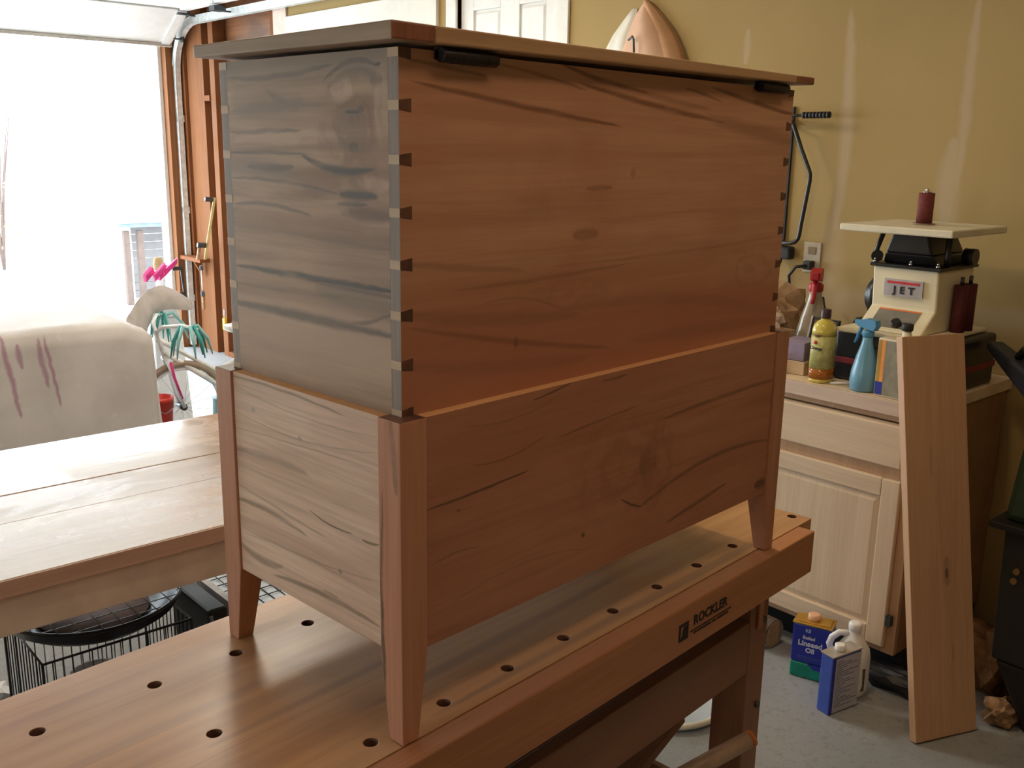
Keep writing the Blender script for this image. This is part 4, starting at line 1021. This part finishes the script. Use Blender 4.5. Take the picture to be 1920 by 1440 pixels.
text_mb('KS', .015, Mf(.048, .164), .0004, bold=.0006).build('logo', mat('pale_print', (.30, .40, .55, 1), .5), t)
MB().box(.02, .10, -.0012, -.0003, .074, .0765).box(.02, .09, -.0012, -.0003, .068, .070).build('fine_print', mat('dim_blue_print', (.05, .10, .35, 1), .5), t)

t = thing('solvent_can', 'small blue and white rectangular can standing nearest on the floor', 'can', W(1.803, .393, F+.001), 0, rot=(0, 0, A+radians(-11)))
w, d, h = .122, .046, .186
MB().box(0, w, 0, d, 0, h).build('body', M_blu2, t, bevel=.004)
MB().box(.012, w-.001, -.0008, -.0001, .004, h-.006).build('label', mat('white_back_label', (.50, .50, .56, 1), .45, var=.05), t, bevel=0)
MB().box(-.0006, .0125, -.0012, -.0001, .002, h-.002).build('blue_edge', M_blu, t)
pm = MB()
for i in range(22):
    z = h-.018-.007*i; x1 = .040+.062*((i*37 % 11)/11.0); pm.box(.018, .018+x1 if i % 4 else .045, -.0014, -.0009, z, z+.0022)
pm.build('fine_print', mat('grey_blue_print', (.16, .17, .30, 1), .5), t); t.children[-1]['kind'] = 'stuff'
MB().box(-.002, w+.002, -.002, d+.002, h+.0005, h+.005).build('rim_top', M_tinm, t, bevel=.001)
MB().lathe([(.014, h+.0052), (.016, h+.007), (.016, h+.022), (.012, h+.024)], 24, c=(.052, .023, 0)).build('cap', M_whitecap, t)

t = thing('white_jug', 'white plastic jug with a loop handle and dark label behind the small can', 'jug', W(1.985, .430, F+.001), A)
M_jug = mat('white_jug_plastic', (.84, .83, .80, 1), .35, var=.04)
MB().lathe([(.044, 0), (.050, .005), (.051, .040), (.0505, .120), (.046, .145), (.032, .168), (.022, .185), (.0165, .195), (.0165, .203)], 32, pw=2.4).build('body', M_jug, t)
lm = MB(); 
pts = [(-.0525*cos(radians(a))*1.0, .0525*sin(radians(a))) for a in range(-80, 81, 16)]
for i in range(len(pts)-1): lm.add([(pts[i][0], pts[i][1], .022), (pts[i+1][0], pts[i+1][1], .022), (pts[i+1][0], pts[i+1][1], .098), (pts[i][0], pts[i][1], .098)], [(0, 1, 2, 3)])
lm.build('label', mat('dark_olive_label', (.08, .09, .045, 1), .5), t)
MB().lathe([(.018, .2035), (.020, .206), (.020, .224), (.017, .228), (.010, .229)], 24).build('cap', M_whitecap, t)
MB().tube([(-.010, .012, .192), (-.026, .036, .190), (-.038, .052, .172), (-.040, .058, .150), (-.036, .052, .126), (-.030, .042, .115)], [.009, .010, .0105, .0105, .010, .009], 10).build('handle', M_jug, t)

M_bark = mat('grey_bark', (.26, .21, .17, 1), .85, var=.3, scale=25, bump=.5)
M_cutend = wood('log_end', (.50, .30, .14, 1), (.36, .19, .08, 1), 1, grain=.8, seed=81)
t = thing('log', 'short round log with a tan sawn end under the cabinet edge', 'log', W(2.03, .735, F+.051), A)
mb = MB().cyl((0, 0, 0), (.02, .34, 0), .050, .053, n=28); mb.build('bark', M_bark, t)
MB().cyl((0, -.0015, 0), (0, -.0003, 0), .044, n=28).build('sawn_end', M_cutend, t)
lump('black_bag', 'shiny black plastic bundle on the floor under the cabinet door', 'bag', W(2.10, .35, F+.001), .068, (.75, 2.2, .60), mat('black_plastic_sheet', (.02, .02, .022, 1), .5), 8.2, .5, rz=A, freq=1.6)
lump('crumpled_paper', 'crumpled brown paper heap on the floor right of the leaning plank', 'paper', W(2.36, .135, F+.001), .14, (1.0, .75, 1.0), mat('dark_kraft_paper', (.30, .15, .06, 1), .8, var=.3, scale=10), 2.4, .6, rz=A, freq=1.8)
lump('crumpled_paper', 'small crumpled brown paper ball in front of the heap by the plank', 'paper', W(2.16, .045, F+.001), .055, (1.0, .9, .8), mat('kraft_paper', (.34, .19, .09, 1), .8, var=.3, scale=14), 4.4, .5, rz=A, freq=2.2)
lid = thing('tub_lid', 'white round plastic tub lid lying on the floor beyond the bench leg', 'lid', W(1.50, .745, F+.001), A)
MB().lathe([(.150, 0), (.152, .004), (.152, .010), (.146, .012), (.143, .006), (.0, .0055)], 48).build('disc', mat('clear_grey_lid', (.44, .47, .49, 1), .4, var=.05), lid)
rp = [(.158*cos(2*pi*i/48), .158*sin(2*pi*i/48), .018) for i in range(48)]
MB().tube(rp, .009, 8, closed=True).build('rim', mat('ivory_rim', (.72, .66, .52, 1), .5), lid)

# dark green machine at the right edge
M_green = mat('dark_green_casting', (.018, .040, .018, 1), .45, var=.2)
M_mblk = mat('machine_black', (.012, .010, .009, 1), .6, var=.2)
t = thing('floor_machine', 'dark green floor machine on a black stand at the right edge', 'machine', W(2.20, -.05, F+.001), A)
MB().hexa([(-.04, -.36, 0), (.26, -.36, 0), (.26, .03, 0), (-.04, .03, 0), (-.10, -.38, .22), (.30, -.38, .22), (.30, .115, .22), (-.10, .115, .22)]).build('foot', M_mblk, t, bevel=.01)
MB().hexa([(-.10, -.38, .2205), (.30, -.38, .2205), (.30, .125, .2205), (-.10, .125, .2205), (-.06, -.34, .60), (.30, -.34, .60), (.30, .150, .60), (-.06, .150, .60)]).build('stand', M_mblk, t, bevel=.008)
MB().hexa([(-.06, -.34, .621), (.30, -.34, .621), (.30, .160, .621), (-.06, .160, .621), (-.03, -.32, .90), (.27, -.32, .90), (.27, .140, .90), (-.03, .140, .90)]).build('housing', M_green, t, bevel=.02)
MB().box(-.09, .33, -.38, .185, .6005, .6205).build('stand_lip', M_mblk, t, bevel=.004)
MB().cyl((.10, .12, .901), (.10, .12, 1.215), .013, n=16).build('post', M_mblk, t, bevel=.004)
MB().lathe([(.0, 1.191), (.012, 1.193), (.020, 1.205), (.022, 1.215), (.018, 1.230), (0, 1.236)], 20, c=(.10, .12, .024)).build('knob', M_chrome, t)
for i, z in enumerate((.46, .49)): MB().cyl((-.070, .10-.004*i, z), (-.084, .10-.004*i, z), .009, n=12).build('bolt', mat('brass_bolt', (.30, .17, .06, 1), .4, .8) if i == 0 else bpy.data.materials['brass_bolt'], t)

# tools stored on the bench shelf: a crate with turned and sawn pieces across it
t = thing('wood_crate', 'dark wooden crate on the workbench shelf holding offcuts', 'crate', tuple(on_bench(-.88, .10, -.6445)), BR)
for (a, b_, c_, d_) in ((0, .62, 0, .014), (0, .62, .266, .28), (0, .014, .0145, .2655), (.606, .62, .0145, .2655)):
    MB().box(a, b_, c_, d_, 0, .165).build('side', M_scrap, t, bevel=.002)
MB().box(.0145, .6055, .0145, .2655, 0, .01).build('floor_board', M_scrap, t)
P = lambda x, y, z: (x, y, z)
st = thing('turned_handle', 'round wooden pole with an orange end poking out under the bench', 'pole', (.690, .070, -.447), 0)
d = Vector((.200, -.072, .046)); a0 = Vector((0, 0, 0)); b0 = d
mb = MB().tube([a0, a0+d*.5, a0+d*.985], [.0165, .0175, .0165], 20); mb.build('shaft', wood('weathered_pole', (.46, .33, .24, 1), (.34, .23, .16, 1), 0, seed=33), st)
MB().tube([a0+d*.986, a0+d*.995, a0+d*1.03, a0+d*1.04], [.012, .0172, .0172, .012], 20).build('end_cap', M_orange, st)
offcut('offcut', 'dark square-ended board sloping up through the gap under the bench rail', 'board', (.60, .135, -.470), (.84, .145, -.395), .055, .022, M_scrap)
offcut('offcut', 'thin tan stick lying left of the dark board under the bench', 'stick', (.62, .175, -.462), (.84, .190, -.420), .014, .012, M_scrap2)
offcut('offcut', 'thick dark wood block at the left of the offcuts in the crate', 'block', (.46, .120, -.478), (.585, .150, -.430), .09, .06, M_scrap)

# ================================================================== UNDER THE LEFT TABLE
M_wire = mat('dark_wire', (.05, .05, .055, 1), .4, .6)
M_wirel = mat('bright_wire', (.30, .31, .33, 1), .35, .8)
bk = thing('wire_basket', 'upright wire basket on the floor under the left table', 'basket', W(-.005, 1.60, F+.001), A)
bw, bd, bh = .40, .36, .30
fr = MB()
for z in (.004, bh): fr.tube([(0, 0, z), (bw, 0, z), (bw, bd, z), (0, bd, z)], .004, 6, closed=True)
for x, y in ((0, 0), (bw, 0), (bw, bd), (0, bd)): fr.cyl((x, y, .004), (x, y, bh), .004, n=6)
fr.build('frame', M_wire, bk)
for i in range(1, 16):
    for y in (0, bd): MB().cyl((bw*i/16, y, .004), (bw*i/16, y, bh), .0018, n=5).build('wire', M_wire if i % 2 else M_wirel, bk)
for i in range(1, 12):
    for x in (0, bw): MB().cyl((x, bd*i/12, .004), (x, bd*i/12, bh), .0018, n=5).build('wire', M_wire, bk)
t = thing('round_tray', 'black round pan with a raised rim resting on the wire basket', 'tray', W(.190, 1.785, F+.001+bh+.0045), A)
MB().lathe([(.14, 0), (.19, .006), (.225, .030), (.235, .055), (.240, .057), (.240, .062), (.228, .062), (.205, .034), (.17, .014), (0, .012)], 56).build('pan', mat('black_enamel', (.02, .018, .020, 1), .35, var=.2), t)
MB().lathe([(.150, .0145), (.150, .022), (.06, .026), (0, .026)], 40).build('burnt_centre', mat('brown_grey_crust', (.10, .065, .065, 1), .8, var=.3), t)
gm = thing('wire_guard', 'thin wire grid guard lying over the black round pan', 'grille', W(.190, 1.785, F+.001+bh+.070), A)
for i in range(-4, 5):
    yy = .05*i; hw = sqrt(max(.001, .238**2-yy*yy))
    MB().cyl((-hw, yy, 0), (hw, yy, 0), .0016, n=5).build('wire', M_wirel, gm); MB().cyl((yy, -hw, .0032), (yy, hw, .0032), .0016, n=5).build('wire', M_wirel, gm)
MB().tube([(.238*cos(2*pi*i/40), .238*sin(2*pi*i/40), 0) for i in range(40)], .003, 6, closed=True).build('ring', M_wire, gm)
t = thing('white_tub', 'white rimmed metal tub standing inside the wire basket', 'tub', W(.16, 1.70, F+.008), A)
MB().lathe([(.060, 0), (.064, .004), (.074, .16), (.078, .165), (.076, .168), (.070, .162), (.058, .012), (0, .010)], 36).build('tub', mat('white_enamel', (.72, .74, .78, 1), .3), t)
t = thing('black_bin', 'narrow black plastic bin right of the wire basket under the left table', 'bin', W(.43, 1.56, F+.001), A)
MB().hexa([(0, 0, 0), (.05, 0, 0), (.05, .24, 0), (0, .24, 0), (-.005, -.01, .33), (.055, -.01, .33), (.055, .25, .33), (-.005, .25, .33)]).build('body', M_black, t, bevel=.01)
MB().tube([(-.002, -.020, .32), (.0, -.035, .28), (.02, -.04, .22), (.04, -.03, .14), (.05, -.02, .05)], .005, 8).build('strap', M_wirel, t)
o = MB().box(0, .02, 0, .30, 0, .32).build('panel_board', mat('beige_board', (.48, .42, .38, 1), .6), loc=W(.535, 1.52, F+.002), rot=(0, radians(-5), A)); tag(o, 'upright beige board leaning on the black bin under the left table', 'board')
t = thing('wire_rack', 'white wire rack with wide meshes on the floor behind the chest leg', 'rack', W(.70, 2.10, F+.004), A)
for i in range(9): MB().cyl((.045*i, 0, 0), (.045*i, .42, .012), .0022, n=5).build('wire', M_wire, t)
for i in range(8): MB().cyl((-.005, .06*i, .006), (.365, .06*i, .006), .0022, n=5).build('wire', M_wire, t)
MB().box(-.01, .37, -.01, .43, -.003, -.0005).build('sheet', mat('shiny_sheet', (.62, .70, .78, 1), .25), t)
lump('rag', 'white crumpled rag on the floor at the left edge', 'rag', W(-.06, 2.02, F+.001), .07, (1, 1, .6), M_whitecap, 9.1, .4)

# ================================================================== LEFT BACKGROUND
def canvas_mat():
    nt = NT('paint_stained_canvas'); v = nt.coord()
    n = nt.noise(v, 3, 5); n2 = nt.noise(v, 11, 5, .65); f = nt.noise(v, 180, 2)
    c_ = nt.mix(nt.rng(n, .35, .65), (.58, .54, .52, 1), (.68, .64, .625, 1))
    c_ = nt.mix(nt.math('MULTIPLY', nt.rng(n2, .58, .72), .4), c_, (.80, .78, .76, 1))
    sep = nt.n('ShaderNodeSeparateXYZ'); nt.l(v, sep.inputs[0])
    m = add_strokes(nt, sep.outputs[2], nt.math('ADD', sep.outputs[0], nt.math('MULTIPLY', n2, .03)),
        [(.62, -.545, -.12, 0, .20, .012, .85), (.66, -.41, -.1, 0, .12, .012, .8), (.70, -.50, -.1, 0, .06, .012, .8), (.62, -.375, -.12, 0, .17, .009, .85)])
    c_ = nt.mix(nt.math('MULTIPLY', m, .75), c_, (.34, .12, .24, 1))
    nt.l(c_, nt.b.inputs['Base Color']); nt.b.inputs['Roughness'].default_value = .9
    nt.bump(f, .2, .001); return nt.m
M_canvas = canvas_mat()
# canvas drop cloth over a stack of boards: outer skin built as a draped grid
from mathutils import noise as _n
def drape(name, lab, cat, loc, x0, x1, y0, y1, h, m, peaks=(), slope=0.0):
    mb = MB(); nx, ny = 70, 40; ext = .99
    # parametrise: u,v over an enlarged sheet; outside the top it hangs down
    S_ = h; rows = []
    for j in range(ny+1):
        row = []
        for i in range(nx+1):
            X = (x0-S_)+(x1-x0+2*S_)*i/nx; Y = (y0-S_)+(y1-y0+2*S_)*j/ny
            ox = max(x0-X, 0, X-x1); oy = max(y0-Y, 0, Y-y1); o_ = max(ox, oy)
            cx = min(max(X, x0), x1); cy = min(max(Y, y0), y1)
            z = h-min(o_, h); fl = .04*(1-z/h)
            px = cx+(fl*(1 if X > x1 else -1) if ox >= oy and ox > 0 else 0); py = cy+(fl*(1 if Y > y1 else -1) if oy > ox else 0)
            if z > h-1e-4:
                z += .012*_n.noise(Vector((cx*5, cy*5, 0)))
                for (a, b, r, hh) in peaks: z += hh*math.exp(-((cx-a)**2+(cy-b)**2)/(r*r))
            else:
                wv = .014*_n.noise(Vector((cx*6+cy*6, z*2.2, 1.3)))+.010*sin((cx+cy)*21+z*2)*(1-z/h)
                if oy > ox: py += wv*(1 if Y > y1 else -1)
                else: px += wv*(1 if X > x1 else -1)
            if cx > x1-.13: z *= 1-slope*((cx-x1+.13)/.13)/h
            row.append(len(mb.v)); mb.v.append((px, py, max(z, .004)))
        rows.append(row)
    for j in range(ny):
        for i in range(nx): mb.f.append((rows[j][i], rows[j][i+1], rows[j+1][i+1], rows[j+1][i])); mb.mi.append(0); mb.sm.append(True)
    o = mb.build(name, m, loc=loc, rot=(0, 0, A))
    sdm = o.modifiers.new('thick', 'SOLIDIFY'); sdm.thickness = .003; sdm.offset = 1
    return tag(o, lab, cat)
# (object x is measured from the right end of the stack, see the stain strokes)
drape('drop_cloth', 'grey canvas drop cloth with purple stains draped over a bulky stack', 'drop cloth', W(1.06, 3.64, F), -1.55, .07, 0, .80, .80, M_canvas, slope=.055)
# second cloth pulled up over a post behind the stack
M_canv2 = mat('pale_canvas', (.46, .40, .36, 1), .9, var=.12, scale=8)
# loose end of the cloth pulled up over the white bag
P_ = [[W(1.10, 3.90, -.112), W(1.19, 4.05, -.104), W(1.30, 4.22, -.055), W(1.47, 4.43, -.030), W(1.56, 4.46, -.040), W(1.665, 4.44, -.120)],
      [W(1.12, 3.88, -.140), W(1.20, 4.02, -.150), W(1.31, 4.18, -.120), W(1.46, 4.36, -.055), W(1.56, 4.38, -.058), W(1.66, 4.37, -.140)],
      [W(1.14, 3.88, -.190), W(1.21, 4.00, -.225), W(1.30, 4.15, -.215), W(1.44, 4.33, -.125), W(1.55, 4.345, -.115), W(1.64, 4.34, -.165)],
      [W(1.16, 3.88, -.300), W(1.22, 3.98, -.340), W(1.27, 4.13, -.310), W(1.38, 4.32, -.180), W(1.50, 4.34, -.140), W(1.62, 4.335, -.175)]]
mb = MB()
for r in P_:
    for p in r: mb.v.append(tuple(p))
for r in range(3):
    for k2 in range(5): mb.f.append((r*6+k2, r*6+k2+1, r*6+k2+7, r*6+k2+6)); mb.mi.append(0); mb.sm.append(True)
o = mb.build('canvas_flap', M_canv2); sb_ = o.modifiers.new('sub', 'SUBSURF'); sb_.levels = 3; sb_.render_levels = 3
sd_ = o.modifiers.new('thick', 'SOLIDIFY'); sd_.thickness = .004; sd_.offset = -1
tag(o, 'pale canvas end pulled from the drop cloth up over the white bag', 'cloth')
# white carton with pink ribbon, behind
t = thing('white_bag', 'tall white bag glowing in the light beside the garage opening', 'bag', W(1.46, 4.43, F+.001), A)
MB().hexa([(-.01, 0, 0), (.20, 0, 0), (.20, .15, 0), (-.01, .15, 0), (.0, .01, .66), (.16, .01, .66), (.16, .13, .66), (.0, .13, .66)]).build('bag_body', M_whitecap, t, bevel=.015)
MB().hexa([(.0, .01, .661), (.16, .01, .661), (.16, .13, .661), (.0, .13, .661), (.04, .04, .81), (.13, .04, .81), (.13, .10, .81), (.04, .10, .81)]).build('bag_neck', M_whitecap, t, bevel=.012)
M_pink = mat('pink_ribbon', (.80, .05, .30, 1), .6, var=.15)
rb = thing('pink_ribbon', 'bright pink crumpled ribbon on top of the white bag', 'ribbon', W(1.52, 4.50, F+.86), A)
for i, (a, b, tl) in enumerate((((-.02, -.02, 0), (.05, -.02, .075), .3), ((.04, .0, .02), (.11, -.03, .10), -.3), ((-.06, 0, .0), (.0, .02, .05), .5), ((.03, .03, 0), (.10, .05, .05), .1))):
    a, b = Vector(a), Vector(b); s_ = Vector((0, 0, 1)).cross(b-a).normalized()*.028; up = Vector((0, 0, .03))
    q = MB(); q.prism([a, a+up*1.3, b+up+s_*tl, b], s_*1.1+Vector((0, 0, .004))); q.build('loop', M_pink, rb, bevel=.004)
t = thing('white_post', 'white pole with a tan tip rising behind the pink ribbon', 'pole', W(1.62, 4.72, F+.001), A)
MB().lathe([(.022, 0), (.022, .84), (.030, .86), (.030, .90)], 20).build('pole', M_whitecap, t)
MB().lathe([(.028, .901), (.030, .93), (.026, .962), (.012, .972)], 20).build('tip', mat('tan_tip', (.60, .44, .22, 1), .6), t)
t = thing('red_bucket', 'tall red plastic bucket on the floor between the drop cloth and bicycle', 'bucket', W(1.225, 3.84, F+.001), A)
MB().lathe([(.045, 0), (.048, .005), (.066, .35), (.070, .352), (.070, .372), (.063, .372), (.043, .012), (0, .010)], 36).build('bucket', mat('red_plastic', (.62, .035, .02, 1), .4), t)
MB().tube([(-.071, 0, .360), (-.05, -.055, .32), (0, -.078, .30), (.05, -.055, .32), (.071, 0, .360)], .003, 6).build('bail', M_wirel, t)

# children's bicycle, wheel square to the view
M_tyre = mat('tan_tyre', (.36, .27, .20, 1), .8, var=.1)
M_rim = mat('white_rim', (.80, .80, .80, 1), .4)
M_frame = mat('white_frame', (.85, .85, .85, 1), .3)
M_teal = mat('teal_plastic', (.03, .30, .27, 1), .45, var=.15)
M_teal2 = mat('pale_teal_plastic', (.25, .52, .52, 1), .4, var=.1)
bi = thing('bicycle', "child's white bicycle with tan tyres and teal handlebar streamers", 'bicycle', W(1.425, 4.04, F+.001), A+radians(-4))
def wheel(cx):
    R_ = .250; c0 = Vector((cx, 0, R_+.0))
    ty = MB().tube([c0+Vector((cos(2*pi*i/48), 0, sin(2*pi*i/48)))*(R_-.018) for i in range(48)], .018, 10, closed=True); w_ = ty.build('tyre', M_tyre, bi)
    MB().tube([c0+Vector((cos(2*pi*i/48), 0, sin(2*pi*i/48)))*(R_-.046) for i in range(48)], .009, 8, closed=True).build('rim', M_rim, bi)
    for i in range(16):
        a = 2*pi*i/16; MB().cyl(c0+Vector((cos(a)*.018, .015*(-1)**i, sin(a)*.018)), c0+Vector((cos(a+.15)*(R_-.05), 0, sin(a+.15)*(R_-.05))), .0012, n=4).build('spoke', M_wirel, bi)
    MB().cyl(c0+Vector((0, -.035, 0)), c0+Vector((0, .035, 0)), .018, n=16).build('hub', M_steeldk, bi)
wheel(0.0); wheel(.78)
fk = MB()
for s_ in (-1, 1): fk.tube([(0, .040*s_, .25), (-.03, .036*s_, .36), (-.075, .030*s_, .52)], .010, 8)
fk.tube([(-.075, -.032, .52), (-.075, .032, .52)], .012, 8); fk.tube([(-.075, 0, .52), (-.11, 0, .66)], .013, 8)
fk.build('fork', M_frame, bi)
MB().tube([(-.085, 0, .56), (.22, 0, .33), (.45, 0, .28)], .016, 10).tube([(-.10, 0, .62), (.20, 0, .42), (.42, 0, .52)], .013, 10).tube([(.36, 0, .62), (.45, 0, .28)], .013, 8).tube([(.45, .03, .28), (.78, .045, .25)], .008, 8).tube([(.45, -.03, .28), (.78, -.045, .25)], .008, 8).tube([(.38, .03, .56), (.78, .045, .25)], .007, 8).tube([(.38, -.03, .56), (.78, -.045, .25)], .007, 8).build('frame', M_frame, bi)
MB().tube([(-.06, -.045, .505), (-.045, -.042, .42), (-.01, -.042, .30)], .007, 6).build('pink_stripe', M_pink, bi)
MB().tube([(-.11, 0, .66), (-.10, -.08, .70), (-.04, -.20, .72), (.02, -.25, .70)], .010, 8).tube([(-.11, 0, .66), (-.10, .08, .70), (-.04, .20, .72), (.02, .25, .70)], .010, 8).build('handlebar', M_frame, bi)
MB().hexa([(.27, -.05, .625), (.48, -.075, .625), (.48, .075, .625), (.27, .05, .625), (.26, -.04, .665), (.50, -.085, .675), (.50, .085, .675), (.26, .04, .665)]).build('saddle', M_frame, bi, bevel=.015)
random.seed(5)
for k2, (hx, hy, hz) in enumerate(((-.02, -.22, .70), (.0, .23, .70))):
    for i in range(9):
        a = random.uniform(0, 2*pi); r = random.uniform(.05, .12); 
        pts = [(hx, hy, hz), (hx+r*.5*cos(a), hy+r*.4*sin(a), hz+.02), (hx+r*cos(a), hy+r*.8*sin(a), hz-.05), (hx+r*1.2*cos(a), hy+r*sin(a), hz-.13)]
        MB().tube(pts, [.008, .010, .008, .003], 6).build('streamer', M_teal if i % 2 else M_teal2, bi)
t = thing('toy_watering_can', 'teal and white plastic watering can beside the bicycle wheel', 'watering can', W(1.61, 3.87, F+.001), A)
MB().lathe([(.085, 0), (.09, .005), (.082, .30), (.086, .31), (.05, .325), (.0, .326)], 32).build('body', M_teal2, t)
o = MB().tube([(.07, 0, .12), (.12, 0, .24), (.16, 0, .33)], [.022, .018, .018], 12).cyl((.16, 0, .33), (.205, 0, .375), .022, .045, n=20).build('spout', M_frame, t)
MB().tube([(-.03, 0, .322), (-.05, 0, .40), (.0, 0, .455), (.05, 0, .42), (.06, 0, .322)], .012, 8).build('handle', M_teal, t)
# shelf on the studs with clamps
sh = thing('wall_bracket_shelf', 'small pine shelf screwed to the studs with clamps hanging from it', 'shelf', W(2.60, 6.45, -.16), A)
MB().box(-.0, .085, -.10, .35, 0, .03).build('board', M_pine, sh, bevel=.002)
MB().prism([(.085, .05, -.0005), (.085, .05, -.12), (.02, .05, -.0005)], (0, .025, 0)).build('brace', M_pine, sh)
def clamp(name, lab, loc, rot, ln, col):
    t = thing(name, lab, 'clamp', loc, 0, rot=rot)
    MB().box(-.010, .010, -.004, .004, 0, ln).build('bar', col, t, bevel=.001)
    MB().box(-.075, -.0105, -.012, .012, ln-.03, ln).build('fixed_jaw', M_steeldk, t, bevel=.003)
    MB().box(-.080, -.0105, -.014, .014, .10, .135).build('sliding_jaw', M_steeldk, t, bevel=.003)
    MB().cyl((-.06, 0, .0), (-.06, 0, .099), .012, n=12).build('handle', M_scrap2, t)
    return t
clamp('bar_clamp', 'long yellow bar clamp leaning across the stud by the chest', W(2.62, 6.30, -.128), (radians(18), radians(4), A), .50, mat('yellow_bar', (.70, .58, .22, 1), .45))
clamp('bar_clamp', 'dark hand clamp hanging below the little stud shelf', W(2.59, 6.62, -.55), (radians(-12), 0, A), .34, M_steeldk)
clamp('bar_clamp', 'silver clamp hanging at the right end of the stud shelf', W(2.585, 6.30, -.50), (0, 0, A+1.2), .33, M_galv)
t = thing('yellow_tag_tool', 'small yellow handled tool hanging low on the stud', 'tool', W(2.68, 6.14, -.66), A)
MB().box(-.012, .012, -.02, .02, 0, .09).build('handle', mat('bright_yellow', (.85, .55, .03, 1), .5), t, bevel=.004)
MB().cyl((0, 0, .0905), (0, 0, .16), .006, n=8).build('shank', M_chrome, t)

# ================================================================== OUTSIDE
M_shed = mat('grey_siding', (.15, .138, .138, 1), .8, var=.06)
M_shedp = mat('brown_post', (.11, .075, .062, 1), .8, var=.1)
t = thing('neighbour_porch', 'pale grey porch with brown posts across the driveway', 'porch', W(3.05, 9.2, F-.018), A)
for k2 in range(9): MB().box(.22, 1.6, .30+.002*(k2 % 2), .34, .02+.085*k2, .10+.085*k2).build('siding_board', M_shed, t)
for x in (.03, .17): MB().box(x, x+.06, .0, .06, 0, .76).build('post', M_shedp, t)
MB().box(-.05, 1.7, -.08, .5, .80, .84).build('roof_slab', mat('bluish_roof', (.12, .17, .22, 1), .5), t)
MB().hexa([(-.02, -.10, .841), (.55, -.10, .841), (.55, .3, .841), (-.02, .3, .841), (.16, 0, .90), (.40, 0, .90), (.40, .2, .90), (.16, .2, .90)]).build('roof_cap', mat('dark_roof', (.05, .07, .09, 1), .6), t)
def shrub(lab, loc, n, r, h, col, seed):
    rd = random.Random(seed); mb = MB()
    for i in range(n):
        a = rd.uniform(0, 2*pi); zz = rd.uniform(.1, 1); rr = r*(rd.random()**.5)*(1-.5*abs(zz-.5)); p = Vector((rr*cos(a), rr*sin(a), zz*h))
        d = Vector((rd.uniform(-1, 1), rd.uniform(-1, 1), rd.uniform(-.3, 1))).normalized()*rd.uniform(.04, .08); s_ = d.orthogonal().normalized()*.018
        mb.add([p, p+d*.5+s_, p+d, p+d*.5-s_], [(0, 1, 2, 3)])
    t = thing('shrub', lab, 'shrub', loc, A)
    o = mb.build('foliage', col, t); o['kind'] = 'stuff'
    st = MB()
    for i in range(7):
        a = rd.uniform(0, 2*pi); st.tube([(0, 0, 0), (.2*r*cos(a), .2*r*sin(a), h*.4), (.6*r*cos(a), .6*r*sin(a), h*.85)], [.02, .012, .004], 6)
    st.build('stems', M_shedp, t)
shrub('pale green shrub beyond the driveway at the left', W(2.05, 11.6, F-.018), 420, .35, 1.35, mat('leaf_green', (.035, .075, .02, 1), .6), 3)
shrub('thin yellowish shrub beyond the driveway right of the green one', W(2.9, 13.0, F-.018), 160, .5, 2.6, mat('leaf_yellow', (.20, .16, .05, 1), .6), 4)
# repeats that belong together
for o in bpy.data.objects:
    if o.parent is None and 'label' in o:
        b_ = o.name.split('.')[0]
        if b_ == 'bar_clamp': o['group'] = 'clamps on the little stud shelf'
        elif b_ == 'offcut': o['group'] = 'wood offcuts under the bench'
        elif b_ == 'shrub': o['group'] = 'shrubs beyond the driveway'
        elif b_ == 'crumpled_paper': o['group'] = 'crumpled paper by the plank'
